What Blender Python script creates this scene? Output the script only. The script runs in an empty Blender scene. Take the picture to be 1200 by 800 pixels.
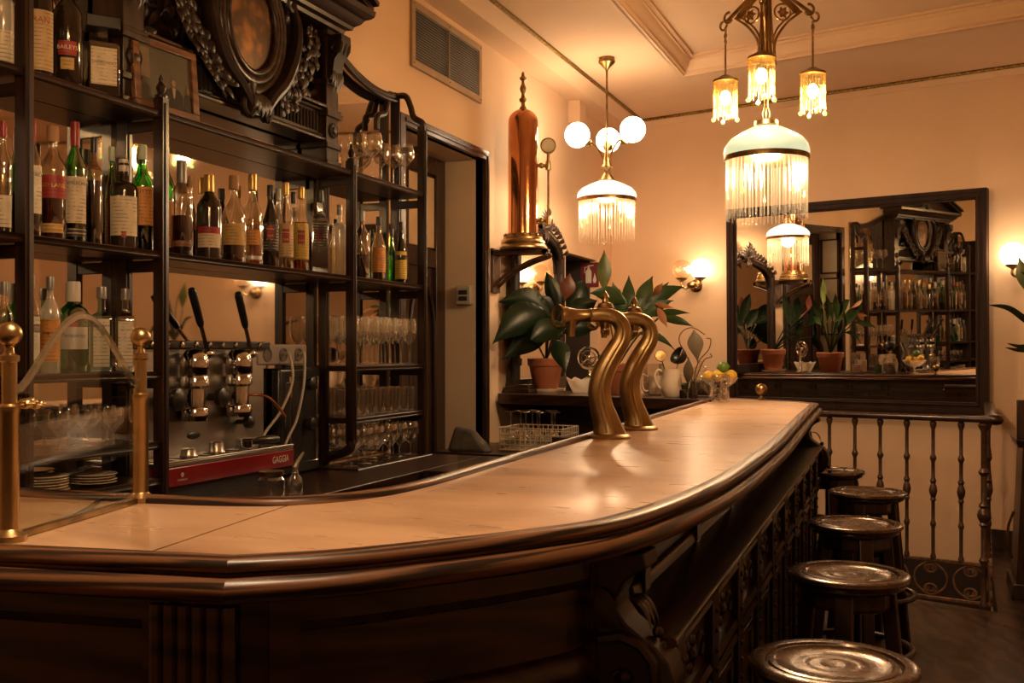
import bpy, math, random
from math import pi, sin, cos, radians, hypot, atan2, sqrt
from mathutils import Vector, Matrix
S = bpy.context.scene
COL = S.collection
random.seed(11)

# ------------------------------------------------------------------ camera, world, exposure
ALPHA = math.atan(485 / 1200)           # the view is turned this far left of the bar's long axis (+Y)
CAM_H = 1.45
FPX = 1200.0
HOR = 410.0
cam = bpy.data.objects.new('camera', bpy.data.cameras.new('camera'))
COL.objects.link(cam)
cam.location = (0, 0, CAM_H)
cam.rotation_euler = (pi / 2, 0, ALPHA)
cam.data.sensor_width = 36
cam.data.lens = 36
cam.data.shift_y = (HOR - 400) / 1200
cam.data.clip_start = 0.05
S.camera = cam
S.render.resolution_x, S.render.resolution_y = 1200, 800
W = bpy.data.worlds.new('world'); S.world = W; W.use_nodes = True
W.node_tree.nodes['Background'].inputs[0].default_value = (1.0, 0.70, 0.45, 1)
W.node_tree.nodes['Background'].inputs[1].default_value = 0.012
S.view_settings.view_transform = 'Standard'
S.view_settings.look = 'None'
S.view_settings.exposure = 0.5
S.view_settings.gamma = 1
S.view_settings.use_curve_mapping = False
S.cycles.use_denoising = True
S.cycles.max_bounces = 10
S.cycles.diffuse_bounces = 4
S.cycles.glossy_bounces = 5
S.cycles.transmission_bounces = 6
S.cycles.transparent_max_bounces = 32
S.cycles.caustics_reflective = False
S.cycles.caustics_refractive = False
S.cycles.sample_clamp_indirect = 4.0
LAMP = (1.0, 0.68, 0.41)                 # warm filament light
E_SHADE, E_SMALL, E_SCONCE = 46.0, 11.0, 2.6

# ------------------------------------------------------------------ picture point -> place
_s, _c = sin(ALPHA), cos(ALPHA)
def ray(x, y):
    t = (x - 600) / FPX
    return Vector((-_s + _c * t, _c + _s * t, (HOR - y) / FPX))
CAMP = Vector((0, 0, CAM_H))
def onX(x, y, X): r = ray(x, y); return r * (X / r.x) + CAMP
def onY(x, y, Y): r = ray(x, y); return r * (Y / r.y) + CAMP
def onZ(x, y, Z): r = ray(x, y); return r * ((Z - CAM_H) / r.z) + CAMP
def atd(x, y, d): return ray(x, y) * d + CAMP
YAW = radians(13.4)                      # the end wall is not square to the bar
NW = Vector((sin(YAW), cos(YAW), 0))     # its normal, pointing away from the room
TW = Vector((cos(YAW), -sin(YAW), 0))    # along it, to the right
def onW(x, y, D): r = ray(x, y); return r * (D / r.dot(NW)) + CAMP
DWALL = 8.15
def Yw(X, D=DWALL): return (D - NW.x * X) / NW.y

# ------------------------------------------------------------------ mesh builder
class MB:
    def __init__(s): s.v = []; s.f = []; s.u = []; s.has_uv = False
    def add(s, vs, fs, uvs=None):
        o = len(s.v)
        s.v += [tuple(v) for v in vs]
        for i, f in enumerate(fs):
            s.f.append(tuple(k + o for k in f))
            s.u.append(uvs[i] if uvs else None)
        if uvs: s.has_uv = True
        return s
    def box(s, a, b):
        (x0, y0, z0), (x1, y1, z1) = a, b
        x0, x1 = min(x0, x1), max(x0, x1); y0, y1 = min(y0, y1), max(y0, y1); z0, z1 = min(z0, z1), max(z0, z1)
        return s.add([(x0, y0, z0), (x1, y0, z0), (x1, y1, z0), (x0, y1, z0), (x0, y0, z1), (x1, y0, z1), (x1, y1, z1), (x0, y1, z1)],
                     [(3, 2, 1, 0), (4, 5, 6, 7), (0, 1, 5, 4), (1, 2, 6, 5), (2, 3, 7, 6), (3, 0, 4, 7)])
    def obox(s, c, size, ex, ey, ez=None):
        ex = Vector(ex).normalized(); ey = Vector(ey).normalized(); ez = Vector(ez).normalized() if ez else ex.cross(ey).normalized()
        c = Vector(c); a, b, d = [k / 2 for k in size]
        P = lambda i, j, k: c + ex * a * i + ey * b * j + ez * d * k
        return s.add([P(-1, -1, -1), P(1, -1, -1), P(1, 1, -1), P(-1, 1, -1), P(-1, -1, 1), P(1, -1, 1), P(1, 1, 1), P(-1, 1, 1)],
                     [(3, 2, 1, 0), (4, 5, 6, 7), (0, 1, 5, 4), (1, 2, 6, 5), (2, 3, 7, 6), (3, 0, 4, 7)])
    def bar(s, p, q, w, h, up=(0, 0, 1), w2=None, h2=None):
        p = Vector(p); q = Vector(q); d = (q - p).normalized(); up = Vector(up)
        r = d.cross(up)
        if r.length < 1e-4: r = d.cross(Vector((1, 0, 0)))
        r.normalize(); u = r.cross(d).normalized(); w2 = w if w2 is None else w2; h2 = h if h2 is None else h2
        vs = []
        for c, a, b in ((p, w, h), (q, w2, h2)):
            vs += [c - r * a / 2 - u * b / 2, c + r * a / 2 - u * b / 2, c + r * a / 2 + u * b / 2, c - r * a / 2 + u * b / 2]
        return s.add(vs, [(0, 1, 2, 3), (7, 6, 5, 4), (1, 0, 4, 5), (2, 1, 5, 6), (3, 2, 6, 7), (0, 3, 7, 4)])
    def tube(s, pts, r, n=8, flat=1.0, closed=False, up=None):
        pts = [Vector(p) for p in pts]; k = len(pts)
        R = r if isinstance(r, (list, tuple)) else [r] * k
        vs = []; nrm = None
        for i in range(k):
            a = pts[i - 1] if (i or closed) else pts[0]; b = pts[(i + 1) % k] if (i < k - 1 or closed) else pts[i]
            d = (b - a)
            d = d.normalized() if d.length > 1e-9 else Vector((0, 0, 1))
            if nrm is None:
                nrm = Vector(up) if up else (Vector((0, 0, 1)) if abs(d.z) < .9 else Vector((1, 0, 0)))
            nrm = (nrm - d * nrm.dot(d))
            nrm = nrm.normalized() if nrm.length > 1e-6 else d.orthogonal().normalized()
            bn = d.cross(nrm)
            for j in range(n):
                t = 2 * pi * j / n
                vs.append(pts[i] + nrm * (R[i] * cos(t)) + bn * (R[i] * flat * sin(t)))
        fs = []
        for i in range(k if closed else k - 1):
            for j in range(n):
                a = i * n + j; b = i * n + (j + 1) % n; i2 = (i + 1) % k
                fs.append((a, b, i2 * n + (j + 1) % n, i2 * n + j))
        if not closed: fs += [tuple(range(n - 1, -1, -1)), tuple((k - 1) * n + j for j in range(n))]
        return s.add(vs, fs)
    def lathe(s, prof, c=(0, 0, 0), n=16, ax=None, rot=0.0, sx=1.0, sy=1.0, open_=False):
        """prof: (radius, height) pairs; ax: axis direction (default +Z)"""
        c = Vector(c); M = Vector((0, 0, 1)).rotation_difference(Vector(ax)).to_matrix() if ax else None
        vs = []; fs = []; k = len(prof)
        for r, z in prof:
            for j in range(n):
                t = 2 * pi * j / n + rot; p = Vector((r * cos(t) * sx, r * sin(t) * sy, z))
                vs.append(c + (M @ p if M else p))
        for i in range(k - 1):
            for j in range(n):
                fs.append((i * n + j, i * n + (j + 1) % n, (i + 1) * n + (j + 1) % n, (i + 1) * n + j))
        if not open_:
            if prof[0][0] > 1e-6: fs.append(tuple(range(n - 1, -1, -1)))
            if prof[-1][0] > 1e-6: fs.append(tuple((k - 1) * n + j for j in range(n)))
        return s.add(vs, fs)
    def ball(s, c, r, n=12, m=8, sc=(1, 1, 1)):
        c = Vector(c); vs = [c + Vector((0, 0, -r * sc[2]))]; fs = []
        for i in range(1, m):
            t = -pi / 2 + pi * i / m
            for j in range(n):
                a = 2 * pi * j / n
                vs.append(c + Vector((r * cos(t) * cos(a) * sc[0], r * cos(t) * sin(a) * sc[1], r * sin(t) * sc[2])))
        vs.append(c + Vector((0, 0, r * sc[2])))
        for j in range(n): fs.append((0, 1 + (j + 1) % n, 1 + j))
        for i in range(m - 2):
            for j in range(n):
                a = 1 + i * n + j; b = 1 + i * n + (j + 1) % n
                fs.append((a, b, b + n, a + n))
        L = len(vs) - 1
        for j in range(n): fs.append((L, 1 + (m - 2) * n + j, 1 + (m - 2) * n + (j + 1) % n))
        return s.add(vs, fs)
    def prism(s, poly, fn, t0, t1):
        """2-D outline poly mapped by fn(a, b, t), extruded from t0 to t1"""
        k = len(poly)
        vs = [fn(a, b, t0) for a, b in poly] + [fn(a, b, t1) for a, b in poly]
        fs = [tuple(range(k - 1, -1, -1)), tuple(range(k, 2 * k))]
        fs += [(i, (i + 1) % k, k + (i + 1) % k, k + i) for i in range(k)]
        return s.add(vs, fs)
    def sweep(s, prof, path, closed_prof=True, caps=True, closed=False, rng=None):
        """prof: (u, z): u to the RIGHT of the path's direction in plan, z added to the path's z"""
        pts = [Vector((p[0], p[1], p[2] if len(p) > 2 else 0)) for p in path]; k = len(pts); n = len(prof)
        nr = []
        for i in range(k):
            def dr(a, b):
                d = pts[b] - pts[a]; d.z = 0
                return d.normalized()
            if closed: d0 = dr((i - 1) % k, i); d1 = dr(i, (i + 1) % k)
            else: d0 = dr(i - 1, i) if i else dr(0, 1); d1 = dr(i, i + 1) if i < k - 1 else d0
            n0 = Vector((d0.y, -d0.x, 0)); n1 = Vector((d1.y, -d1.x, 0)); m = (n0 + n1).normalized()
            nr.append(m / max(.3, m.dot(n0)))
        vs = []; L = [0.0]
        for i in range(k):
            if i: L.append(L[-1] + (pts[i] - pts[i - 1]).length)
            for u, z in prof: vs.append(pts[i] + nr[i] * u + Vector((0, 0, z)))
        if rng: a, b = rng; vs = vs[a * n:(b + 1) * n]; L = L[a:b + 1]; k = b - a + 1
        P = [0.0]
        for i in range(1, n + 1): P.append(P[-1] + hypot(prof[i % n][0] - prof[i - 1][0], prof[i % n][1] - prof[i - 1][1]))
        fs = []; uv = []
        for i in range(k if closed else k - 1):
            i2 = (i + 1) % k; l1 = L[i + 1] if i + 1 < k else L[-1] + (pts[0] - pts[-1]).length
            for j in range(n if closed_prof else n - 1):
                j2 = (j + 1) % n
                fs.append((i * n + j, i2 * n + j, i2 * n + j2, i * n + j2))
                uv.append([(L[i], P[j]), (l1, P[j]), (l1, P[j + 1]), (L[i], P[j + 1])])
        if caps and closed_prof and not closed:
            fs += [tuple(range(n)), tuple((k - 1) * n + j for j in range(n - 1, -1, -1))]
            uv += [[(prof[j][0], prof[j][1]) for j in range(n)], [(prof[j][0], prof[j][1]) for j in range(n - 1, -1, -1)]]
        return s.add(vs, fs, uv)
    def leaf(s, base, tip, width, bend=(0, 0, -.05), side=None, n=9, fold=.18, shape=.42, p=1.15, rib=0.0):
        """a folded leaf blade from base to tip; side: which way its width runs"""
        b = Vector(base); t = Vector(tip); d = t - b; L = d.length
        sd = Vector(side) if side else d.cross(Vector((0, 0, 1)))
        if sd.length < 1e-5: sd = Vector((1, 0, 0))
        sd = (sd - d * (sd.dot(d) / d.length_squared)).normalized(); up = sd.cross(d).normalized(); bend = Vector(bend)
        vs = []; fs = []
        for i in range(n + 1):
            q = i / n
            c = b + d * q + bend * (4 * q * (1 - q))
            w = width / 2 * (sin(pi * q ** (math.log(.5) / math.log(shape))) ** p if 0 < q < 1 else 0.02)
            rr = up * (rib * width * (1 if i % 2 else -1))
            vs += [c - sd * w + up * (w * fold), c - sd * w * .5 + up * (w * fold * .35) + rr, c, c + sd * w * .5 + up * (w * fold * .35) + rr, c + sd * w + up * (w * fold)]
        for i in range(n):
            for j in range(4): a = i * 5 + j; fs.append((a, a + 1, a + 6, a + 5))
        return s.add(vs, fs)
    def build(s, name, mat, parent=None, smooth=38, bev=0.0, at=None, world=True, flip=False):
        """one mesh object; at: its own origin when it is a thing; under a parent the points are taken relative to the parent's place"""
        me = bpy.data.meshes.new(name)
        off = Vector((0, 0, 0))
        if at is not None: off = Vector(at)
        elif parent is not None and world: off = PLACE.get(parent.name, Vector((0, 0, 0)))
        me.from_pydata([(v[0] - off.x, v[1] - off.y, v[2] - off.z) for v in s.v], [], s.f)
        if s.has_uv:
            ul = me.uv_layers.new(name='UVMap'); i = 0
            for f, u in zip(s.f, s.u):
                for k in range(len(f)):
                    ul.data[i].uv = u[k] if u else (s.v[f[k]][1], s.v[f[k]][0]); i += 1
        import bmesh
        bm = bmesh.new(); bm.from_mesh(me)
        bmesh.ops.recalc_face_normals(bm, faces=bm.faces)
        bm.to_mesh(me); bm.free()
        if smooth:
            me.shade_smooth(); me.set_sharp_from_angle(angle=radians(smooth))
        o = bpy.data.objects.new(name, me); COL.objects.link(o)
        if mat: me.materials.append(mat)
        if at is not None: o.location = at
        if parent is not None: o.parent = parent
        PLACE[o.name] = off
        if bev:
            b = o.modifiers.new('bevel', 'BEVEL'); b.width = bev; b.segments = 2; b.limit_method = 'ANGLE'; b.angle_limit = radians(40)
        return o
PLACE = {}
def thing(name, label, cat, loc=(0, 0, 0), group=None, rz=0.0):
    o = bpy.data.objects.new(name, None); COL.objects.link(o)
    o.location = loc; o.rotation_euler = (0, 0, rz); o.empty_display_size = .05
    PLACE[o.name] = Vector(loc)
    return tag(o, label, cat, group)
def tag(o, label, cat, group=None, kind=None):
    o['label'] = label; o['category'] = cat
    if group: o['group'] = group
    if kind: o['kind'] = kind
    return o
def struct(o, label, cat):
    return tag(o, label, cat, kind='structure')
def copy_tree(o, parent=None):
    c = o.copy(); COL.objects.link(c)
    if parent is not None: c.parent = parent
    for ch in list(o.children): copy_tree(ch, c)
    return c
def bez(pts, k=8):
    """Catmull-Rom through pts"""
    P = [Vector(p) for p in pts]; out = []
    for i in range(len(P) - 1):
        a = P[i - 1] if i else P[0] * 2 - P[1]; b, c = P[i], P[i + 1]; d = P[i + 2] if i + 2 < len(P) else P[-1] * 2 - P[-2]
        for j in range(k):
            t = j / k
            out.append(.5 * ((2 * b) + (c - a) * t + (2 * a - 5 * b + 4 * c - d) * t * t + (3 * b - a - 3 * c + d) * t ** 3))
    out.append(P[-1]); return out
def lerp(a, b, t): return a + (b - a) * t

# ------------------------------------------------------------------ materials (all node based)
MATS = {}
def _new(name):
    m = bpy.data.materials.new(name); m.use_nodes = True
    nt = m.node_tree; nt.nodes.clear()
    return m, nt, nt.nodes, nt.links
def _tex(nt, scale=(1, 1, 1), uv=False):
    tc = nt.nodes.new('ShaderNodeTexCoord'); mp = nt.nodes.new('ShaderNodeMapping')
    nt.links.new(tc.outputs['UV' if uv else 'Object'], mp.inputs[0]); mp.inputs['Scale'].default_value = scale
    return mp.outputs[0]
def _ramp(nt, fac, stops):
    r = nt.nodes.new('ShaderNodeValToRGB'); e = r.color_ramp.elements
    while len(e) < len(stops): e.new(.5)
    for k, (p, c) in enumerate(stops): e[k].position = p; e[k].color = (*c, 1)
    nt.links.new(fac, r.inputs[0]); return r.outputs[0]
def pmat(name, col, rough=.5, metal=0.0, col2=None, nscale=6.0, bump=0.0, coat=0.0, spec=.5, stretch=(1, 1, 1), emit=None, uv=False, detail=4, lo=.35, hi=.65, sub=0.0, rvar=0.0):
    """principled surface whose colour wanders between col and col2 on a noise"""
    m, nt, N, L = _new(name)
    b = N.new('ShaderNodeBsdfPrincipled'); o = N.new('ShaderNodeOutputMaterial'); L.new(b.outputs[0], o.inputs[0])
    b.inputs['Roughness'].default_value = rough; b.inputs['Metallic'].default_value = metal
    b.inputs['Coat Weight'].default_value = coat; b.inputs['Coat Roughness'].default_value = .12; b.inputs['Specular IOR Level'].default_value = spec
    nz = N.new('ShaderNodeTexNoise'); nz.inputs['Scale'].default_value = nscale; nz.inputs['Detail'].default_value = detail
    L.new(_tex(nt, stretch, uv), nz.inputs['Vector'])
    c2 = col2 if col2 else tuple(k * .86 for k in col)
    L.new(_ramp(nt, nz.outputs['Fac'], [(lo, col), (hi, c2)]), b.inputs['Base Color'])
    if rvar:
        mr = N.new('ShaderNodeMapRange'); mr.inputs['To Min'].default_value = max(0, rough - rvar); mr.inputs['To Max'].default_value = rough + rvar
        L.new(nz.outputs['Fac'], mr.inputs[0]); L.new(mr.outputs[0], b.inputs['Roughness'])
    if bump:
        bp = N.new('ShaderNodeBump'); bp.inputs['Strength'].default_value = bump; bp.inputs['Distance'].default_value = .01
        L.new(nz.outputs['Fac'], bp.inputs['Height']); L.new(bp.outputs[0], b.inputs['Normal'])
    if emit:
        b.inputs['Emission Color'].default_value = (*emit[:3], 1); b.inputs['Emission Strength'].default_value = emit[3]
    if sub:
        b.inputs['Subsurface Weight'].default_value = sub; b.inputs['Subsurface Scale'].default_value = .01
    MATS[name] = m; return m
def wood(name, c1, c2, rough=.3, scale=14.0, axis=(1, .06, 1), coat=.3, uv=False, dist=3.0, bump=.06, lo=.25, hi=.75):
    """wood with grain running along the axis that has the small scale factor"""
    m, nt, N, L = _new(name)
    b = N.new('ShaderNodeBsdfPrincipled'); o = N.new('ShaderNodeOutputMaterial'); L.new(b.outputs[0], o.inputs[0])
    b.inputs['Roughness'].default_value = rough; b.inputs['Coat Weight'].default_value = coat; b.inputs['Coat Roughness'].default_value = .15
    v = _tex(nt, axis, uv)
    w = N.new('ShaderNodeTexWave'); w.wave_type = 'BANDS'; w.bands_direction = 'DIAGONAL'
    w.inputs['Scale'].default_value = scale; w.inputs['Distortion'].default_value = dist; w.inputs['Detail'].default_value = 3; w.inputs['Detail Scale'].default_value = 1.6
    L.new(v, w.inputs['Vector'])
    nz = N.new('ShaderNodeTexNoise'); nz.inputs['Scale'].default_value = scale * 4; nz.inputs['Detail'].default_value = 5; L.new(v, nz.inputs['Vector'])
    mx = N.new('ShaderNodeMath'); mx.operation = 'MULTIPLY_ADD'; mx.inputs[1].default_value = .55; L.new(w.outputs['Fac'], mx.inputs[0])
    m2 = N.new('ShaderNodeMath'); m2.operation = 'MULTIPLY'; m2.inputs[1].default_value = .5; L.new(nz.outputs['Fac'], m2.inputs[0]); L.new(m2.outputs[0], mx.inputs[2])
    L.new(_ramp(nt, mx.outputs[0], [(lo, c1), (hi, c2)]), b.inputs['Base Color'])
    if bump:
        bp = N.new('ShaderNodeBump'); bp.inputs['Strength'].default_value = bump; bp.inputs['Distance'].default_value = .004
        L.new(mx.outputs[0], bp.inputs['Height']); L.new(bp.outputs[0], b.inputs['Normal'])
    MATS[name] = m; return m
def glass(name, tint=(1, 1, 1), gloss=.12, rough=.03, white=0.0):
    """thin glass: tinted see-through plus a mirror sheen that grows at grazing angles"""
    m, nt, N, L = _new(name)
    o = N.new('ShaderNodeOutputMaterial'); t = N.new('ShaderNodeBsdfTransparent'); t.inputs[0].default_value = (*tint, 1)
    g = N.new('ShaderNodeBsdfGlossy'); g.inputs['Roughness'].default_value = rough; g.inputs[0].default_value = (1, 1, 1, 1)
    lw = N.new('ShaderNodeLayerWeight'); lw.inputs['Blend'].default_value = .35
    mr = N.new('ShaderNodeMapRange'); mr.inputs['To Min'].default_value = gloss * .45; mr.inputs['To Max'].default_value = min(1, gloss * 4.2)
    L.new(lw.outputs['Facing'], mr.inputs[0])
    x = N.new('ShaderNodeMixShader'); L.new(mr.outputs[0], x.inputs[0]); L.new(t.outputs[0], x.inputs[1]); L.new(g.outputs[0], x.inputs[2])
    last = x.outputs[0]
    if white:
        d = N.new('ShaderNodeBsdfTranslucent'); d.inputs[0].default_value = (.9, .85, .75, 1)
        d2 = N.new('ShaderNodeBsdfDiffuse'); d2.inputs[0].default_value = (.9, .85, .75, 1)
        a = N.new('ShaderNodeAddShader'); L.new(d.outputs[0], a.inputs[0]); L.new(d2.outputs[0], a.inputs[1])
        y = N.new('ShaderNodeMixShader'); y.inputs[0].default_value = white; L.new(last, y.inputs[1]); L.new(a.outputs[0], y.inputs[2]); last = y.outputs[0]
    L.new(last, o.inputs[0]); MATS[name] = m; return m
def lamp_mat(name, col, power, edge=.45):
    """lit milk glass: it glows, a little less towards its rim, with a glassy sheen"""
    m, nt, N, L = _new(name)
    o = N.new('ShaderNodeOutputMaterial'); b = N.new('ShaderNodeBsdfPrincipled')
    b.inputs['Base Color'].default_value = (.16, .15, .13, 1); b.inputs['Roughness'].default_value = .2
    nz = N.new('ShaderNodeTexNoise'); nz.inputs['Scale'].default_value = 9; L.new(_tex(nt), nz.inputs['Vector'])
    mr = N.new('ShaderNodeMapRange'); mr.inputs['To Min'].default_value = power * .9; mr.inputs['To Max'].default_value = power * 1.1
    L.new(nz.outputs['Fac'], mr.inputs[0])
    b.inputs['Emission Color'].default_value = (*col, 1); L.new(mr.outputs[0], b.inputs['Emission Strength'])
    L.new(b.outputs[0], o.inputs[0]); MATS[name] = m; return m
def mirror_mat(name, tint=(.86, .84, .8), rough=.012):
    m, nt, N, L = _new(name)
    o = N.new('ShaderNodeOutputMaterial'); g = N.new('ShaderNodeBsdfGlossy'); g.inputs['Roughness'].default_value = rough
    nz = N.new('ShaderNodeTexNoise'); nz.inputs['Scale'].default_value = 2.5; L.new(_tex(nt), nz.inputs['Vector'])
    L.new(_ramp(nt, nz.outputs['Fac'], [(.3, tint), (.7, tuple(k * .95 for k in tint))]), g.inputs[0])
    L.new(g.outputs[0], o.inputs[0]); MATS[name] = m; return m

M_PLASTER = pmat('plaster', (.76, .535, .35), .62, col2=(.72, .50, .325), nscale=2.2, bump=.05, spec=.25)
M_CEIL = pmat('ceiling_paint', (.77, .535, .35), .7, col2=(.73, .50, .325), nscale=1.6, spec=.2)
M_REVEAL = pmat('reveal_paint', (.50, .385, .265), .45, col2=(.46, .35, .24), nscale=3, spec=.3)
M_WOOD = wood('dark_wood', (.011, .0042, .0022), (.034, .0125, .006), .34, 12, (1, 1, .08), coat=.15)
M_WOODY = wood('dark_wood_long', (.011, .0042, .0022), (.034, .0125, .006), .32, 12, (1, .06, 1), coat=.15)
M_WOODX = wood('dark_wood_cross', (.011, .0042, .0022), (.034, .0125, .006), .32, 12, (.06, 1, 1), coat=.15)
M_CARVE = pmat('carved_wood', (.020, .0075, .0038), .42, col2=(.010, .004, .002), nscale=20, coat=.05, bump=.1)
M_OAK = wood('oiled_oak', (.014, .0055, .003), (.155, .066, .027), .40, 13, (.10, 2.0, 1), coat=.06, uv=True, dist=5, bump=.2, lo=.36, hi=.66)
M_BODY = wood('bar_front_wood', (.010, .004, .0022), (.055, .023, .011), .38, 6, (.22, .22, 1.7), coat=.12, dist=7)
M_DOORW = wood('door_wood', (.016, .006, .0035), (.036, .014, .007), .38, 10, (1, 1, .08))
M_BRASS = pmat('aged_brass', (.50, .36, .175), .33, 1.0, col2=(.36, .25, .115), nscale=11, rvar=.1, bump=.03)
M_BRASSD = pmat('dark_brass', (.38, .24, .09), .34, 1.0, col2=(.18, .11, .045), nscale=16, rvar=.1)
M_GILT = pmat('gilt_bead', (.42, .27, .07), .4, .8, col2=(.12, .07, .02), nscale=60, bump=.3)
M_COPPER = pmat('polished_copper', (.78, .36, .18), .15, 1.0, col2=(.60, .26, .12), nscale=5, rvar=.06)
M_STEEL = pmat('brushed_steel', (.52, .49, .45), .33, 1.0, col2=(.40, .37, .33), nscale=14, stretch=(1, .05, 1))
M_CHROME = pmat('chrome', (.75, .74, .72), .10, 1.0, col2=(.66, .65, .63), nscale=6)
M_IRON = pmat('wrought_iron', (.055, .026, .014), .42, .3, col2=(.10, .05, .026), nscale=20, coat=.15)
M_IRONR = pmat('rusty_iron', (.24, .13, .065), .5, .35, col2=(.12, .06, .03), nscale=30)
M_BLACK = pmat('black_plastic', (.012, .011, .010), .3, col2=(.02, .018, .016))
M_RED = pmat('red_enamel', (.26, .012, .016), .22, col2=(.20, .008, .012), coat=.5)
M_MIRROR = mirror_mat('mirror_glass')
M_MIRROR2 = mirror_mat('back_bar_mirror', (.80, .74, .66), .03)
M_CLEAR = glass('clear_glass', (.95, .94, .91), .28, .04, white=.008)
M_PANE = glass('screen_glass', (.94, .95, .91), .045, .01)
M_PANEEDGE = glass('bevelled_glass_edge', (.62, .66, .58), .22, .05, white=.02)
M_FRINGE = glass('glass_rods', (.95, .92, .86), .07, .15, white=.017)
M_FRINGEY = glass('amber_glass_rods', (.98, .86, .48), .07, .15, white=.012)
M_GREENDROP = glass('green_glass_drop', (.10, .42, .10), .25, .05, white=.25)
M_CREAM = pmat('cream_ceramic', (.72, .58, .42), .18, col2=(.68, .54, .38), coat=.4)
M_TERRA = pmat('terracotta', (.33, .10, .04), .7, col2=(.26, .08, .03), nscale=9, bump=.1)
M_SOIL = pmat('potting_soil', (.03, .02, .012), .9, nscale=40, bump=.5)
M_LEAFD = pmat('dark_leaf', (.005, .015, .005), .34, col2=(.010, .025, .008), nscale=8, spec=.28)
M_LEAFG = pmat('green_leaf', (.014, .036, .010), .40, col2=(.042, .066, .016), nscale=7, spec=.25)
M_LEAFY = pmat('yellow_green_leaf', (.15, .16, .035), .4, col2=(.06, .09, .022), nscale=7)
M_LEAFR = pmat('reddish_leaf', (.10, .026, .016), .4, col2=(.16, .05, .025), nscale=7)
M_LEAFDRY = pmat('dry_leaf', (.36, .15, .05), .55, col2=(.28, .11, .04), nscale=8)
M_PAPER = pmat('paper', (.62, .54, .40), .7, col2=(.56, .48, .34), nscale=9)
M_FRAME = pmat('black_brown_frame', (.014, .006, .004), .6, spec=.2, col2=(.032, .013, .008), nscale=9, stretch=(1, 1, .2))
M_FLOOR = wood('worn_floor_boards', (.010, .005, .003), (.048, .022, .011), .38, 4, (1.2, .5, 1), coat=.05, dist=9, bump=.25)
M_DARK = pmat('dark_stairwell_wood', (.035, .017, .010), .6, col2=(.022, .011, .007))  # dark brown wood of stairwell, corner doorway, baseboard and mirror backing
# ------------------------------------------------------------------ marble
def marble():
    m, nt, N, L = _new('warm_marble')
    b = N.new('ShaderNodeBsdfPrincipled'); o = N.new('ShaderNodeOutputMaterial'); L.new(b.outputs[0], o.inputs[0])
    b.inputs['Roughness'].default_value = .20; b.inputs['Coat Weight'].default_value = .0
    v = _tex(nt, (.55, 1.7, 1))
    n1 = N.new('ShaderNodeTexNoise'); n1.inputs['Scale'].default_value = 2.2; n1.inputs['Detail'].default_value = 7; n1.inputs['Roughness'].default_value = .55; n1.inputs['Distortion'].default_value = .6; L.new(v, n1.inputs['Vector'])
    n2 = N.new('ShaderNodeTexNoise'); n2.inputs['Scale'].default_value = 14; n2.inputs['Detail'].default_value = 6; L.new(v, n2.inputs['Vector'])
    c1 = _ramp(nt, n1.outputs['Fac'], [(.27, (.33, .19, .10)), (.45, (.55, .335, .19)), (.6, (.64, .405, .235)), (.78, (.50, .295, .165))])
    mx = N.new('ShaderNodeMixRGB'); mx.blend_type = 'MULTIPLY'; mx.inputs[0].default_value = .15; L.new(c1, mx.inputs[1])
    L.new(_ramp(nt, n2.outputs['Fac'], [(.1, (.90, .88, .85)), (.9, (1, 1, 1))]), mx.inputs[2]); L.new(mx.outputs[0], b.inputs['Base Color'])
    mr = N.new('ShaderNodeMapRange'); mr.inputs['To Min'].default_value = .24; mr.inputs['To Max'].default_value = .34; L.new(n2.outputs['Fac'], mr.inputs[0]); L.new(mr.outputs[0], b.inputs['Roughness'])
    return m
M_MARBLE = marble()

# ------------------------------------------------------------------ the room
XL = -2.66; XR = 2.9; YR = -2.8; ZC = 3.50
XT, DT, YT, XT2 = -1.70, 7.03, -2.2, 2.3            # the tray recess in the ceiling
RA, RB = Vector((-.60, 6.505, 0)), Vector((.338, 6.288, 0))   # the stair rail's line
yw = Yw
m = MB()
Yend = RB.y + (RA.y - RB.y) * (-2.7 - RB.x) / (RA.x - RB.x)
m.add([(-2.7, YR, 0), (RB.x + .03, YR, 0), (RB.x + .03, RB.y - .03, 0), (-2.7, Yend + .4, 0), (XR, YR, 0), (XR, yw(XR), 0), (RB.x + .09, yw(RB.x + .09), 0)],
      [(0, 1, 2, 3), (1, 4, 5, 6, 2)])
m.add([(-2.7, YR, -.2), (RB.x + .03, YR, -.2), (RB.x + .03, RB.y - .03, -.2), (-2.7, Yend + .4, -.2), (XR, YR, -.2), (XR, yw(XR), -.2), (RB.x + .09, yw(RB.x + .09), -.2)],
      [(3, 2, 1, 0), (2, 6, 5, 4, 1)])
b0 = len(m.v) - 14
m.f += [(b0 + 2, b0 + 3, b0 + 10, b0 + 9), (b0 + 6, b0 + 2, b0 + 9, b0 + 13)]; m.u += [None, None]
struct(m.build('floor', M_FLOOR, at=(0, 0, 0)), 'dark worn wooden floor beside the bar', 'floor')
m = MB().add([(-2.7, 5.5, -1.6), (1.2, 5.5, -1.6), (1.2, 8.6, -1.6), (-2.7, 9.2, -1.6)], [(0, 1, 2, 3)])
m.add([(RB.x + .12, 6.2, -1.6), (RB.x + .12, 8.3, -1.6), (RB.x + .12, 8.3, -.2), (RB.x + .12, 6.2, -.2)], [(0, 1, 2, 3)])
struct(m.build('floor_stairwell', M_DARK, at=(0, 0, 0)), 'dark bottom of the stairwell behind the iron rail', 'floor')
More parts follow.
